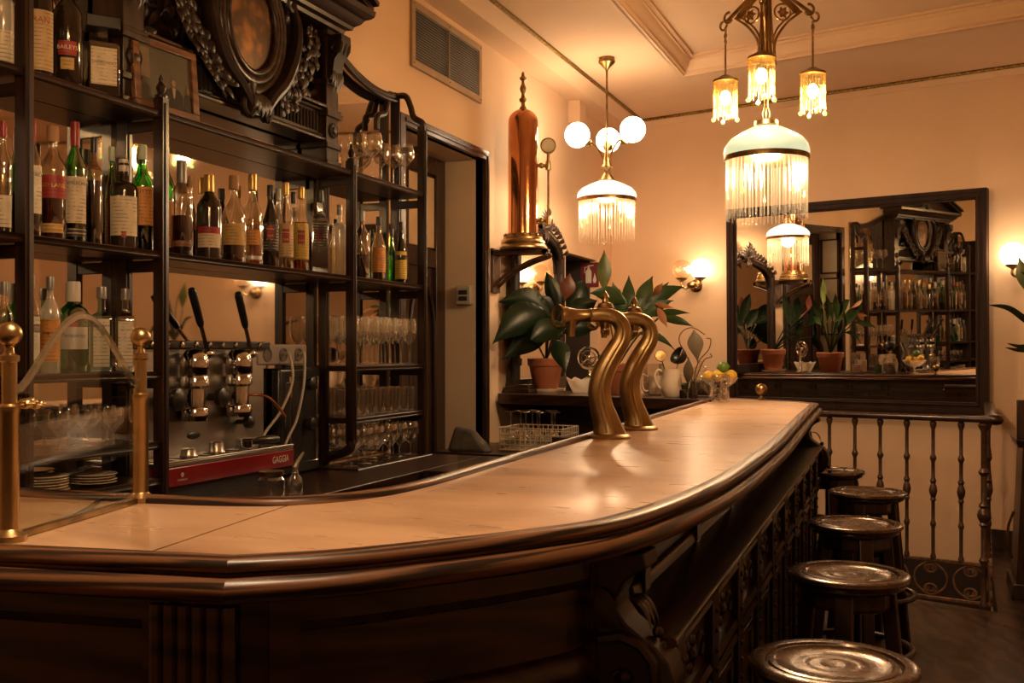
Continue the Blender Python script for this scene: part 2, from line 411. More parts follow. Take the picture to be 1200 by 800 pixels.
# left wall with the door recess and, further on, a dark doorway
ZD, YD0, YD1, XD = 2.69, 4.98, 6.10, -2.95
YE0, YE1, ZE = 7.72, 8.55, 2.23
def wall_with_holes(x, y0, y1, z0, z1, holes):
    m = MB(); ys = sorted({y0, y1, *[h[0] for h in holes], *[h[1] for h in holes]}); zs = sorted({z0, z1, *[h[2] for h in holes], *[h[3] for h in holes]})
    for a, b in zip(ys, ys[1:]):
        for c, d in zip(zs, zs[1:]):
            if not any(h[0] <= (a + b) / 2 <= h[1] and h[2] <= (c + d) / 2 <= h[3] for h in holes):
                m.box((x - .06, a, c), (x, b, d))
    return m
m = wall_with_holes(XL, YR, yw(XL) + .1, -1.6, ZC + .2, [(YD0, YD1, 0, ZD), (YE0, YE1, 0, ZE)])
struct(m.build('wall_left', M_PLASTER, at=(0, 0, 0)), 'warm cream plaster wall behind the bar', 'wall')
m = MB()
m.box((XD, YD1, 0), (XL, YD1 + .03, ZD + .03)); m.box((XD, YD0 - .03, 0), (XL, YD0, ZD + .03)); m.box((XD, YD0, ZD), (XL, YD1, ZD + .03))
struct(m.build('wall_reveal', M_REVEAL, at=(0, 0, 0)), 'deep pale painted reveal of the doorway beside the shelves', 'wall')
m = MB()
for r in ((YD1 - .008, YD1 + .05), (YD0 - .05, YD0 + .008)): m.box((XL - .01, r[0], 0), (XL + .018, r[1], ZD + .055))
m.box((XL - .01, YD0 + .008, ZD - .008), (XL + .018, YD1 - .008, ZD + .055))
m.box((XL, YD1 + .01, 0), (XL + .026, YD1 + .03, ZD + .035)); m.box((XL, YD0, ZD + .015), (XL + .026, YD1 + .03, ZD + .035))
struct(m.build('trim_1', M_DOORW, at=(0, 0, 0), bev=.003), 'dark wooden casing round the doorway beside the shelves', 'trim')
# the door in the recess: stiles, an arched lower panel, two pale upper lights
d1 = thing('door_1', 'dark wooden door with arched panel and pale upper panes in the recess', 'door', (XD, (YD0 + YD1) / 2, 0)); d1['kind'] = 'structure'
yc = (YD0 + YD1) / 2; hw = (YD1 - YD0) / 2
m = MB(); m.box((XD - .04, YD0, 0), (XD - .015, YD1, ZD))
m.build('leaf', M_DOORW, d1)
m = MB()
for y in (YD0, yc - .05, YD1 - .13): m.box((XD - .015, y, 0), (XD + .01, y + .1 + (.03 if y != yc - .05 else 0), ZD))
for z in (0, 1.98, 2.58): m.box((XD - .014, YD0 + .01, z), (XD + .008, YD1 - .01, z + .11))
m.build('stile', M_DOORW, d1, bev=.003)
m = MB()
for s_ in (-1, 1):
    cy = yc + s_ * (hw - .05) / 2 * 1.0
    arc = [(cy + .17 * cos(t), 1.55 + .32 * sin(t)) for t in [pi * k / 10 for k in range(11)]]
    m.tube([(XD - .005, cy + .17, .25)] + [(XD - .005, a, b) for a, b in arc] + [(XD - .005, cy - .17, .25)], .016, 6)
m.build('arched_moulding', M_CARVE, d1)
m = MB()
for y0_, y1_ in ((YD0 + .13, yc - .05), (yc + .05, YD1 - .13)): m.box((XD - .014, y0_, 2.11), (XD - .008, y1_, 2.56))
m.build('upper_pane', pmat('frosted_pane', (.62, .44, .26), .35, col2=(.56, .39, .22), nscale=4), d1)
# dark doorway with the fire sign
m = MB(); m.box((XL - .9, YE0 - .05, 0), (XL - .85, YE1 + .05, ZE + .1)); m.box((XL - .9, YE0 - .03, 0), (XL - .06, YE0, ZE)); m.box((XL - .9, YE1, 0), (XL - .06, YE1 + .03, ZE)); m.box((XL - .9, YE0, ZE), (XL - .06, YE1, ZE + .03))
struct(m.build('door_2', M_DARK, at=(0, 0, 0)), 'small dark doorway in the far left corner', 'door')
# end wall, right and rear walls
def slab(D0, D1, xa, xb, z0, z1):
    m = MB(); m.add([(xa, yw(xa, D0), z0), (xb, yw(xb, D0), z0), (xb, yw(xb, D1), z0), (xa, yw(xa, D1), z0), (xa, yw(xa, D0), z1), (xb, yw(xb, D0), z1), (xb, yw(xb, D1), z1), (xa, yw(xa, D1), z1)],
                    [(3, 2, 1, 0), (4, 5, 6, 7), (0, 1, 5, 4), (1, 2, 6, 5), (2, 3, 7, 6), (3, 0, 4, 7)])
    return m
struct(slab(DWALL, DWALL + .1, XL, XR, -1.6, ZC + .2).build('wall_back', M_PLASTER, at=(0, 0, 0)), 'peach plaster end wall carrying the large mirror', 'wall')
m = slab(DWALL - .02, DWALL, XL, RB.x + .1, -1.6, -.14); m2 = slab(DWALL - .02, DWALL, RB.x + .1, XR, 0, .14); m.add(m2.v, m2.f)
struct(m.build('baseboard_back', M_DARK, at=(0, 0, 0)), 'dark wooden base of the end wall behind the stair rail', 'baseboard')
struct(MB().box((XR, YR, 0), (XR + .1, yw(XR) + .2, ZC + .2)).build('wall_right', M_PLASTER, at=(0, 0, 0)), 'plain cream wall on the customers side', 'wall')
struct(MB().box((XL, YR - .1, 0), (XR, YR, ZC + .2)).build('wall_front', M_PLASTER, at=(0, 0, 0)), 'plain cream wall facing the end wall', 'wall')
# ceiling with a tray recess
def ring(z0, A, z1, B):
    vs = [(x, y, z0) for x, y in A] + [(x, y, z1) for x, y in B]
    return vs, [(i, (i + 1) % 4, 4 + (i + 1) % 4, 4 + i) for i in range(4)]
def inset(k): return [(XT + k, YT + k), (XT2 - k, YT + k), (XT2 - k, yw(XT2 - k, DT - k)), (XT + k, yw(XT + k, DT - k))]
OUT = [(XL - .05, YR), (XR, YR), (XR, yw(XR) + .05), (XL - .05, yw(XL - .05) + .05)]
m = MB(); m.add(*ring(ZC, OUT, ZC, inset(0))); m.add(*ring(ZC, inset(0), ZC + .135, inset(.0)))
a = inset(0); m.add([(x, y, ZC + .135) for x, y in a], [(0, 1, 2, 3)]); m.add([(x, y, ZC + .2) for x, y in OUT], [(3, 2, 1, 0)])
struct(m.build('ceiling', M_CEIL, at=(0, 0, 0), smooth=0), 'cream plaster ceiling with a recessed centre panel', 'ceiling')
prof = [(-.008, 0), (.02, 0), (.02, .012), (.035, .02), (.035, .035), (.06, .06), (.075, .095), (.085, .10), (.085, .115), (.11, .118), (.11, .134), (-.008, .134)]
m = MB().sweep([(-u, z) for u, z in prof], [(x, y, ZC) for x, y in inset(0)], closed=True)
struct(m.build('trim_2', M_CEIL, at=(0, 0, 0), smooth=30), 'stepped plaster moulding round the recessed ceiling panel', 'trim')
# cornice on the left wall and the end wall, with a gilt bead
cw = [(XL, YR, 0), (XL, yw(XL), 0), (XR, yw(XR), 0)]
prof = [(0, ZC - .055), (.19, ZC - .055), (.205, ZC - .045), (.27, ZC - .022), (.31, ZC - .012), (.31, ZC + .01), (0, ZC + .01)]
m = MB().sweep(prof, [(XL, YR), (XL, yw(XL, DWALL - .0))])
prof2 = [(0, ZC - .06), (.012, ZC - .06), (.02, ZC - .05), (.045, ZC - .02), (.055, ZC - .012), (.055, ZC + .01), (0, ZC + .01)]
m.sweep(prof2, [(XL, yw(XL)), (XR, yw(XR))])
struct(m.build('trim_3', M_CEIL, at=(0, 0, 0), smooth=30), 'plain plaster cornice along the walls', 'trim')
bp = [(cos(t) * .014, sin(t) * .014) for t in [2 * pi * k / 8 for k in range(8)]]
m = MB().sweep(bp, [(XL + .315, YR, ZC - .010), (XL + .315, yw(XL + .315, DWALL - .062), ZC - .010), (XR, yw(XR, DWALL - .062), ZC - .010)])
struct(m.build('trim_4', M_GILT, at=(0, 0, 0)), 'dark gilt rope bead under the ceiling edge', 'trim')
m = MB().box((XL, 7.78, 3.27), (XL + .10, 7.95, 3.46))
struct(m.build('trim_5', M_PLASTER, at=(0, 0, 0)), 'short boxed plaster beam end high in the far left corner', 'trim')

# ------------------------------------------------------------------ air vent high on the wall
y0, y1, z0, z1 = 5.06, 6.02, 3.03, 3.40
v = thing('wall_vent', 'rectangular metal air vent grille high on the cream wall', 'vent', (XL, (y0 + y1) / 2, z0))
m = MB(); t = .04
m.box((XL, y0, z0), (XL + .02, y1, z0 + t)); m.box((XL, y0, z1 - t), (XL + .02, y1, z1)); m.box((XL, y0, z0 + t), (XL + .02, y0 + t, z1 - t)); m.box((XL, y1 - t, z0 + t), (XL + .02, y1, z1 - t))
m.build('frame', pmat('vent_paint', (.40, .28, .18), .45, .2, col2=(.34, .23, .15)), v, bev=.003)
MB().box((XL, y0 + t, z0 + t), (XL + .002, y1 - t, z1 - t)).build('backing', M_BLACK, v)
m = MB(); k = 19
for i in range(k):
    z = lerp(z0 + t + .008, z1 - t - .008, i / (k - 1)); m.obox((XL + .010, (y0 + y1) / 2, z), (.007, y1 - y0 - 2 * t, .0022), (1, 0, -.4), (0, 1, 0))
for y in ((y0 + y1) / 2,): m.box((XL + .003, y - .006, z0 + t), (XL + .018, y + .006, z1 - t))
m.build('louvre', pmat('louvre_metal', (.28, .21, .15), .45, .3), v)
m = MB()
for y in (y0 + .02, (y0 + y1) / 2, y1 - .02):
    for z in (z0 + .02, z1 - .02): m.ball((XL + .02, y, z), .006, 6, 4)
m.build('screw', M_BRASSD, v)
# switch box in the reveal
p = onY(546, 346, YD1)
sw = thing('wall_switch', 'small cream switch box on the door reveal', 'switch', p)
m = MB().box((p.x - .052, YD1 - .045, p.z - .062), (p.x + .052, YD1, p.z + .062)); m.build('housing', pmat('switch_plastic', (.36, .32, .26), .4), sw, bev=.006)
m = MB().box((p.x - .03, YD1 - .052, p.z + .005), (p.x + .03, YD1 - .044, p.z + .032)); m.box((p.x - .03, YD1 - .052, p.z - .035), (p.x + .03, YD1 - .044, p.z - .008)); m.build('rocker', M_BLACK, sw, bev=.002)
# ------------------------------------------------------------------ the bar counter
BZ = 1.15
arm = [(-2.60, .955), (-1.90, 1.069), (-1.282, 1.171), (-.931, 1.228)]
crv = bez([Vector((x, y, 0)) for x, y in [(-.931, 1.228), (-.815, 1.322), (-.715, 1.445), (-.612, 1.592), (-.535, 1.745), (-.488, 2.02), (-.462, 2.40), (-.464, 2.9), (-.480, 3.5), (-.515, 4.2), (-.552, 4.9), (-.60, 5.95)]], 7)
crv = [(p.x, p.y) for p in crv]
endp = [(-.70, 6.085), (-.84, 6.20), (-1.02, 6.31), (-1.25, 6.425), (-2.64, 7.00)]
OUTER = arm[:-1] + crv + endp
inn = bez([Vector((x, y, 0)) for x, y in [(-1.406, 1.589), (-1.27, 1.612), (-1.143, 1.665), (-1.045, 1.80), (-1.012, 2.02), (-1.03, 2.55), (-1.06, 3.42), (-1.12, 4.8), (-1.165, 5.93)]], 6)
INNER = [(-2.60, 1.52), (-1.714, 1.565)] + [(p.x, p.y) for p in inn]
def XO(y):
    for (x0, y0), (x1, y1) in zip(crv, crv[1:]):
        if y0 <= y <= y1: return lerp(x0, x1, (y - y0) / (y1 - y0))
    return crv[-1][0]
bar = thing('bar_counter', 'long curved oak bar counter with a warm marble top', 'bar counter', (-.8, 3.5, 0))
seam_o, seam_i = (-1.07, 1.206), (-1.143, 1.665)
def slab_poly(poly, name):
    m = MB(); k = len(poly)
    m.add([(x, y, BZ - .03) for x, y in poly] + [(x, y, BZ) for x, y in poly], [tuple(range(k - 1, -1, -1)), tuple(range(k, 2 * k))] + [(i, (i + 1) % k, k + (i + 1) % k, k + i) for i in range(k)])
    return m.build(name, M_MARBLE, bar, smooth=0)
ii = [p for p in INNER if p[0] > -1.139 or p[1] > 1.7]
slab_poly([(seam_o[0] + .004, seam_o[1])] + crv + endp[:4] + [(-1.165, 5.93)] + ii[::-1][1:] + [(seam_i[0] + .004, seam_i[1])], 'marble_top')
ij = [p for p in INNER if p[0] < -1.146 and p[1] < 1.7]
slab_poly([(-2.6, .955), (-1.9, 1.069), (-1.282, 1.171), (seam_o[0] - .001, seam_o[1])] + [(seam_i[0] - .001, seam_i[1])] + ij[::-1], 'marble_top')
RIM = [(0, -.035), (0, .001), (.005, .004), (.030, .004), (.041, .001), (.0455, -.007), (.043, -.014), (.034, -.018), (.034, -.022), (.046, -.022), (.056, -.026), (.062, -.034), (.063, -.042), (.059, -.051), (.050, -.057), (.030, -.060), (-.04, -.060), (-.04, -.035)]
rim_path = [(x, y, BZ) for x, y in OUTER]
kj = len(arm) - 1                                    # the mitred joint in the rail
MB().sweep(RIM, rim_path, rng=(0, kj)).build('edge_rail', M_OAK, bar, smooth=50)
MB().sweep(RIM, rim_path, rng=(kj, kj + 21)).build('edge_rail', M_OAK, bar, smooth=50)
MB().sweep(RIM, rim_path, rng=(kj + 21, kj + 77)).build('edge_rail', M_OAK, bar, smooth=50)
MB().sweep(RIM, rim_path, rng=(kj + 77, len(rim_path) - 1)).build('edge_rail', M_OAK, bar, smooth=50)
IR = [(0, -.03), (0, .008), (-.006, .014), (-.018, .016), (-.028, .012), (-.032, 0), (-.032, -.05), (0, -.05)]
MB().sweep(IR, [(x, y, BZ) for x, y in INNER]).build('inner_rail', M_OAK, bar, smooth=50)
# carcass: near curved front, long straight front, end, and the barman's side
near = [p for p in OUTER[:kj + 1]] + [p for p in crv[1:] if p[1] < 1.86]
def XS(y): return -.463 - .026 * (y - 1.87)          # the straight front under the rail
strt = [(XS(y), y) for y in (1.82, 2.5, 3.5, 4.5, 5.2, 5.74, 5.88)]
def pr_(u0, u1, z0, z1): return [(u0, z0), (u1, z0), (u1, z1), (u0, z1)]
m = MB().sweep(pr_(-.07, -.035, 0, 1.10), near)
m.sweep(pr_(-.14, -.115, .88, 1.10), strt).sweep(pr_(-.06, .012, 0, .915), strt)
m.sweep(pr_(-.06, -.03, -.2, 1.10), [crv[-1]] + endp)
m.sweep(pr_(-.06, -.035, .05, BZ - .03), INNER)
m.build('carcass', M_BODY, bar, smooth=0)
def sub(path, s0, s1):
    """the stretch of a plan path between two lengths along it"""
    out = []; L = 0
    for (x0, y0), (x1, y1) in zip(path, path[1:]):
        d = hypot(x1 - x0, y1 - y0)
        if L + d >= s0 and L <= s1:
            a = max(0, (s0 - L) / d); b = min(1, (s1 - L) / d)
            if not out: out.append((lerp(x0, x1, a), lerp(y0, y1, a)))
            if b > a + 1e-6: out.append((lerp(x0, x1, b), lerp(y0, y1, b)))
        L += d
    return out
def length(path): return sum(hypot(b[0] - a[0], b[1] - a[1]) for a, b in zip(path, path[1:]))
Lk = length(OUTER[:kj + 1]); Ln = length(near)
m = MB()
for a, b in ((0, Lk - .13), (Lk + .05, Ln - .06)):
    m.sweep(pr_(-.037, -.018, 1.045, 1.10), sub(near, a, b)); m.sweep(pr_(-.037, -.018, .0, .87), sub(near, a, b))
for s_ in (Lk - .62, Lk - .16, Lk + .05, Ln - .115): m.sweep(pr_(-.037, -.016, 0, 1.10), sub(near, s_, s_ + .045))
m.build('panel_frame', M_BODY, bar, smooth=0)
m = MB()
for a, b in ((Lk + .095, Ln - .115), (Lk - .575, Lk - .16), (.3, Lk - .62)):
    q = sub(near, a, b)
    m.sweep([(-.037, .865), (-.016, .865), (-.010, .88), (-.014, .90), (-.024, .915), (-.037, .92)], q)
    m.sweep([(-.037, 1.025), (-.026, 1.03), (-.018, 1.047), (-.037, 1.047)], q)
m.build('panel_moulding', M_WOODX, bar, smooth=40)
# reeded pilaster beside the joint in the rail
m = MB()
for k in range(6):
    q = sub(near, Lk - .105 + k * .0225, Lk - .10 + k * .0225); p = q[0]
    m.tube([(p[0] + .006, p[1] - .030 - .004, .0), (p[0] + .006, p[1] - .034, 1.085)], .0105, 8)
m.build('reeded_pilaster', M_BODY, bar)
# parcel ledge and the panels above and below it along the stools
q = [p for p in strt if p[1] < 5.75]
MB().sweep([(-.125, .912), (.040, .912), (.046, .918), (.046, .926), (.040, .930), (-.125, .930)], q).build('parcel_ledge', M_WOODY, bar, smooth=40)
m = MB().sweep([(-.118, .930), (-.095, .930), (-.098, .945), (-.106, .955), (-.118, .958)], q)
m.sweep([(-.118, 1.06), (-.106, 1.065), (-.1, 1.08), (-.118, 1.085)], q)
ys = [2.18 + .62 * k for k in range(6)]
for y in ys: m.box((XS(y) - .118, y - .022, .93), (XS(y) - .09, y + .022, 1.09))
m.build('upper_panel_moulding', M_WOODY, bar, smooth=40)
m = MB(); q2 = [p for p in strt if p[1] < 5.9]
for z in (.885, .735, .70, .10): m.sweep([(.010, z - .012), (.026, z - .012), (.032, z), (.026, z + .014), (.010, z + .016)], q2)
m.build('front_moulding', M_WOODY, bar, smooth=40)
yst = [1.93 + .40 * k for k in range(10)]
for y in yst:
    m = MB(); x = XS(y)
    m.box((x + .008, y - .034, .02), (x + .034, y + .034, .91))
    for z in [.86 - .045 * k for k in range(16)]: m.ball((x + .034, y, z), .0075, 8, 5)
    m.build('beaded_stile', M_CARVE, bar, bev=.003)
for y in [a + .2 for a in yst[:-1]]:
    m = MB(); x = XS(y) + .006
    for k in range(8):
        t = 2 * pi * k / 8; m.ball((x + .004, y + .040 * cos(t), .812 + .030 * sin(t)), .013, 8, 5, (.6, 1, 1))
    m.ball((x + .006, y, .812), .016, 10, 6)
    for s_ in (-1, 1):
        m.tube(bez([(x + .004, y + s_ * .06, .80), (x + .008, y + s_ * .09, .835), (x + .008, y + s_ * .12, .81), (x + .008, y + s_ * .10, .785)], 5), .006, 6)
    m.build('carved_panel', M_CARVE, bar)
    m = MB()
    for s_ in (-1, 1): m.box((x - .004, y + s_ * .125 - .012, .12), (x + .014, y + s_ * .125 + .012, .69))
    m.box((x - .004, y - .125, .64), (x + .014, y + .125, .665)); m.box((x - .004, y - .125, .13), (x + .014, y + .125, .155))
    m.build('lower_panel_frame', M_BODY, bar, bev=.003)
# scrolled corbels at both ends of the ledge
def corbel(y0, y1, dx):
    pr = [(-.62, 1.088), (-.462, 1.088), (-.458, 1.062), (-.475, 1.055), (-.500, 1.035), (-.513, 1.005), (-.512, .985), (-.495, .962), (-.465, .94), (-.440, .925), (-.418, .90), (-.408, .865), (-.413, .825), (-.435, .795), (-.47, .775), (-.50, .76), (-.53, .70), (-.55, .60), (-.56, .40), (-.62, .40)]
    m = MB().prism(pr, lambda a, b, t: Vector((a + dx, t, b)), y0, y1)
    m.build('corbel', M_CARVE, bar, smooth=45, bev=.004)
    m = MB()
    for sgn, yy in ((-1, y0), (1, y1)):
        sp = [(-.497 + (.078 - .0105 * k * .55) * cos(2.2 - k * .55), .868 + (.078 - .0105 * k * .55) * sin(2.2 - k * .55)) for k in range(13)]
        m.tube([(a + dx, yy + sgn * .002, b) for a, b in sp], [.012 - .0006 * k for k in range(13)], 7)
        m.ball((-.497 + dx, yy, .868), .016, 10, 6)
        m.leaf((-.58 + dx, yy + sgn * .004, 1.02), (-.50 + dx, yy + sgn * .012, .955), .07, (0, sgn * .01, 0), side=(.6, 0, .7))
    for k in range(7):
        t = .95 - k * .025; m.ball((-.452 + k * .0075 + dx + (.004 if k < 4 else 0), (y0 + y1) / 2, t - .008), .011, 8, 5)
    for s_ in (-1, 0, 1): m.leaf((-.505 + dx, (y0 + y1) / 2 + s_ * .012, 1.0), (-.452 + dx, (y0 + y1) / 2 + s_ * .03, .948), .03, (.01, 0, .02), side=(0, 1, 0))
    m.build('corbel_carving', M_CARVE, bar)
corbel(1.765, 1.855, 0); corbel(5.74, 5.83, -.075)
# dark service ledge across the far end
F0, F1, G0, G1 = (-1.15, 5.925), (-2.64, 6.275), (-1.22, 6.40), (-2.64, 6.985)
m = MB(); pl = [F0, G0, G1, F1]
m.add([(x, y, BZ - .055) for x, y in pl] + [(x, y, BZ + .012) for x, y in pl], [(3, 2, 1, 0), (4, 5, 6, 7), (0, 1, 5, 4), (1, 2, 6, 5), (2, 3, 7, 6), (3, 0, 4, 7)])
m.build('service_ledge', M_WOODX, bar, bev=.004)
m = MB()
e0, e1 = Vector((-1.25, 6.425, 0)), Vector((-2.64, 7.0, 0)); dn = (e1 - e0).normalized(); nn = Vector((dn.y, -dn.x, 0))
for k in range(5):
    c = e0 + dn * (.05 + .34 * k) + nn * -.02
    for j in range(4): m.obox(c + dn * (.02 * j) + Vector((0, 0, 1.03)) + nn * .004, (.012, .03, .05), dn, nn)
for z in (1.075, .985, .93): m.obox((e0 + e1) / 2 + nn * -.022 + Vector((0, 0, z)), ((e1 - e0).length, .03, .014), dn, nn)
for k in range(9): m.ball(e0 + dn * (.05 + .17 * k) + nn * -.015 + Vector((0, 0, .957)), .011, 8, 5)
m.build('end_panel_carving', M_CARVE, bar)
# ball finial on the far end of the rail
p = Vector((-.915, 6.255, BZ + .002))
f = thing('brass_ball_finial', 'small brass ball on a stem at the far corner of the bar', 'finial', p)
MB().lathe([(.022, 0), (.022, .006), (.010, .012), (.007, .022), (.010, .026), (.008, .03)], p, 14).build('stem', M_BRASSD, f)
MB().ball(p + Vector((0, 0, .062)), .035, 16, 10).build('ball', M_BRASSD, f)

# ------------------------------------------------------------------ glass screen with brass posts on the near arm of the bar
P1 = onZ(11, 634, BZ); P2 = onZ(165, 588, BZ)
sc = thing('glass_screen', 'low glass screen with arched top between two brass ball posts', 'screen', (P1 + P2) / 2)
for q, h in ((P1, .325), (P2, .325)):
    pr = [(.026, 0), (.026, .010), (.018, .016), (.0148, .02), (.0148, .20), (.0165, .203), (.0165, .212), (.0115, .216), (.0115, h - .045), (.0150, h - .042), (.0150, h - .034), (.008, h - .03), (.0065, h - .022), (.009, h - .018)]
    o = MB().lathe(pr, q, 18).build('post', M_BRASS, sc)
    MB().ball(q + Vector((0, 0, h)), .0195, 18, 12).build('ball_finial', M_BRASS, o)
dv = P2 - P1; out = []
for k in range(25):
    t = k / 24
    zz = 1.385 + .125 * sin(pi * min(1, max(0, (t - .02) / .96))) ** 1.3
    out.append((.03 + .94 * t, zz))
poly = [(.03, BZ + .008), (.97, BZ + .008)] + out[::-1]
nv = Vector((dv.y, -dv.x, 0)).normalized()
fn = lambda a, b, t: P1 + dv * a + Vector((0, 0, b - BZ)) + nv * t
MB().prism(poly, fn, -.004, .004).build('pane', M_PANE, sc, smooth=0)
MB().tube([fn(a, b, 0) for a, b in out], .0085, 6, flat=.6).build('bevelled_edge', M_PANEEDGE, sc)
MB().bar(fn(.03, BZ + .006, 0), fn(.97, BZ + .006, 0), .014, .010).build('bottom_channel', M_BRASSD, sc)
m = MB(); q = P1 + Vector((.012, .012, .215))
for k in range(4): m.ball(q + dv.normalized() * (.012 + .013 * k) + Vector((0, 0, -.002 * k + .004 * (k % 2))), .012 - .0015 * k, 8, 6, (1.2, 1, .75))
m.build('leaf_bracket', M_BRASS, sc)
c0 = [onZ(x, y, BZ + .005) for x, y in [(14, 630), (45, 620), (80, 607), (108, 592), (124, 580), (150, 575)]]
tag(MB().tube(bez(c0, 6), .0035, 6).build('reflection_line', M_BLACK, at=c0[0]), 'thin dark line drawn as a reflection on the marble behind the glass screen', 'reflection')  # dark tube modelled in place of a curved reflection in the glass

# ------------------------------------------------------------------ brass swan-neck beer taps
def beer_tap(base, label, sc_=1.0):
    t = thing('beer_tap', label, 'beer tap', base, 'swan-neck taps on the bar')
    d = (base - CAMP).dot(Vector((-_s, _c, 0))); u = Vector((_c, _s, 0)); K = d / FPX
    # the neck lies in an upright plane roughly along the end of the bar; offsets are metres along u and up
    path = [(0, 0), (-.012, .05), (-.030, .11), (-.036, .17), (-.020, .23), (.012, .29), (.038, .335), (.042, .375), (.020, .408), (-.022, .420), (-.062, .418)]
    rad = [.060, .047, .040, .0385, .037, .034, .031, .0285, .0265, .0245, .0225]
    pp = bez([base + u * a + Vector((0, 0, b)) for a, b in path], 5)
    rr = [lerp(rad[int(k / 5)], rad[min(10, int(k / 5) + 1)], (k % 5) / 5) for k in range(len(pp))]
    m = MB().tube(pp, rr, 18, flat=.8, up=u)
    m.lathe([(.070, 0), (.072, .006), (.066, .012), (.058, .016)], base, 22)
    m.build('swan_neck', M_BRASS, t)
    m = MB()
    for s_ in (-.4, .4):
        m.tube([p + Vector((u.y, -u.x, 0)) * (r * .72) + u * (r * s_ * .5) for p, r in zip(pp[2:-8], rr[2:-8])], .0055, 6)
    m.build('flute', M_BRASS, t)
    e = pp[-1]
    m = MB().lathe([(.0235, 0), (.0245, .006), (.021, .012), (.021, .05), (.026, .075), (.029, .085), (.029, .098), (.02, .104)], e, 16, ax=-u)
    m.build('nozzle', M_BRASS, t)
    q = e - u * .070
    MB().lathe([(.024, .012), (.020, 0), (.015, -.020), (.0115, -.045), (.0115, -.06), (.008, -.06)], q - Vector((0, 0, .012)), 14).build('spout', M_BRASS, t)
    f = base + u * -.012 + Vector((0, 0, .425)) + Vector((u.y, -u.x, 0)) * -.05
    m = MB().lathe([(.014, -.075), (.018, -.06), (.014, -.05), (.021, -.03), (.024, -.01), (.018, .0), (.026, .008), (.030, .022), (.024, .036), (.012, .042), (.010, .052), (.014, .058), (.008, .070), (.0, .082)], f, 16)
    m.build('finial', M_BRASS, t)
    m = MB().bar(f + Vector((0, 0, -.06)), base + u * -.01 + Vector((0, 0, .36)), .014, .014); m.build('finial_arm', M_BRASSD, t)
    c = e - u * .112 + Vector((0, 0, -.004)); n = Vector((u.y, -u.x, 0)); w = (u * .8 + n * .6).normalized()
    m = MB().tube([c + w * (.027 * cos(a)) + Vector((0, 0, .036 * sin(a))) for a in [2 * pi * k / 20 for k in range(20)]], .006, 7, closed=True)
    m.build('ring_handle', M_BRASSD, t)
    return t
beer_tap(onZ(715, 513, BZ), 'nearer of the two brass swan-neck beer taps')
beer_tap(onZ(749, 503, BZ), 'brass swan-neck beer tap standing behind the nearer one')

# ------------------------------------------------------------------ bar stools
M_SEAT = pmat('worn_seat', (.13, .075, .038), .27, .55, col2=(.055, .028, .014), nscale=26, coat=.35, bump=.1, rvar=.08)
SZ = .765
st = thing('bar_stool', '', 'bar stool', (0, 0, 0), 'round stools along the bar')
MB().lathe([(.0, SZ - .045), (.150, SZ - .045), (.160, SZ - .040), (.168, SZ - .034), (.164, SZ - .030), (.174, SZ - .024), (.182, SZ - .014), (.180, SZ - .004), (.172, SZ), (.150, SZ - .001), (.143, SZ - .012), (.0, SZ - .012)], (0, 0, 0), 40).build('seat', M_SEAT, st)
pr = [(.143, SZ - .008), (.138, SZ - .003), (.128, SZ - .002), (.121, SZ - .007)]
for r in (.064, .030): pr += [(r + .008, SZ - .0082), (r, SZ - .0066), (r - .008, SZ - .0082)]
MB().lathe(pr + [(.0, SZ - .008)], (0, 0, 0), 40, open_=True).build('embossed_top', M_SEAT, st)
MB().lathe([(.135, SZ - .10), (.140, SZ - .09), (.140, SZ - .045), (.0, SZ - .045)], (0, 0, 0), 8, rot=pi / 8).build('apron', M_WOOD, st, smooth=20)
for k in range(4):
    a = pi / 4 + k * pi / 2 + .25; e = Vector((cos(a), sin(a), 0))
    MB().bar(e * .185 + Vector((0, 0, 0)), e * .115 + Vector((0, 0, SZ - .046)), .036, .036, up=e, w2=.056, h2=.046).build('leg', M_WOOD, st, bev=.005)
for k in range(4):
    a = pi / 4 + k * pi / 2 + .25; b = a + pi / 2; z = .50 if k % 2 else .44; r = .185 - .07 * z / .72
    MB().bar((cos(a) * r, sin(a) * r, z), (cos(b) * r, sin(b) * r, z), .022, .034).build('stretcher', M_WOOD, st, bev=.003)
MB().tube([(.215 * cos(t), .215 * sin(t), .27) for t in [2 * pi * k / 36 for k in range(36)]], .013, 8, closed=True).build('foot_ring', M_WOOD, st)
LAB = ['nearest round wooden stool, cut off by the bottom of the picture', 'second round wooden bar stool from the front', 'third bar stool from the front, in the middle of the row', 'fourth bar stool from the front, beside the iron stair rail', 'farthest bar stool, half hidden behind the end of the bar']
POS = [(-.19, 2.36, .1), (-.222, 3.33, .5), (-.262, 4.30, .9), (-.262, 5.28, .3), (-.50, 6.13, .7)]
for i, (x, y, r) in enumerate(POS):
    o = st if i == 0 else copy_tree(st)
    o.location = (x, y, 0); o.rotation_euler.z = r; o['label'] = LAB[i]

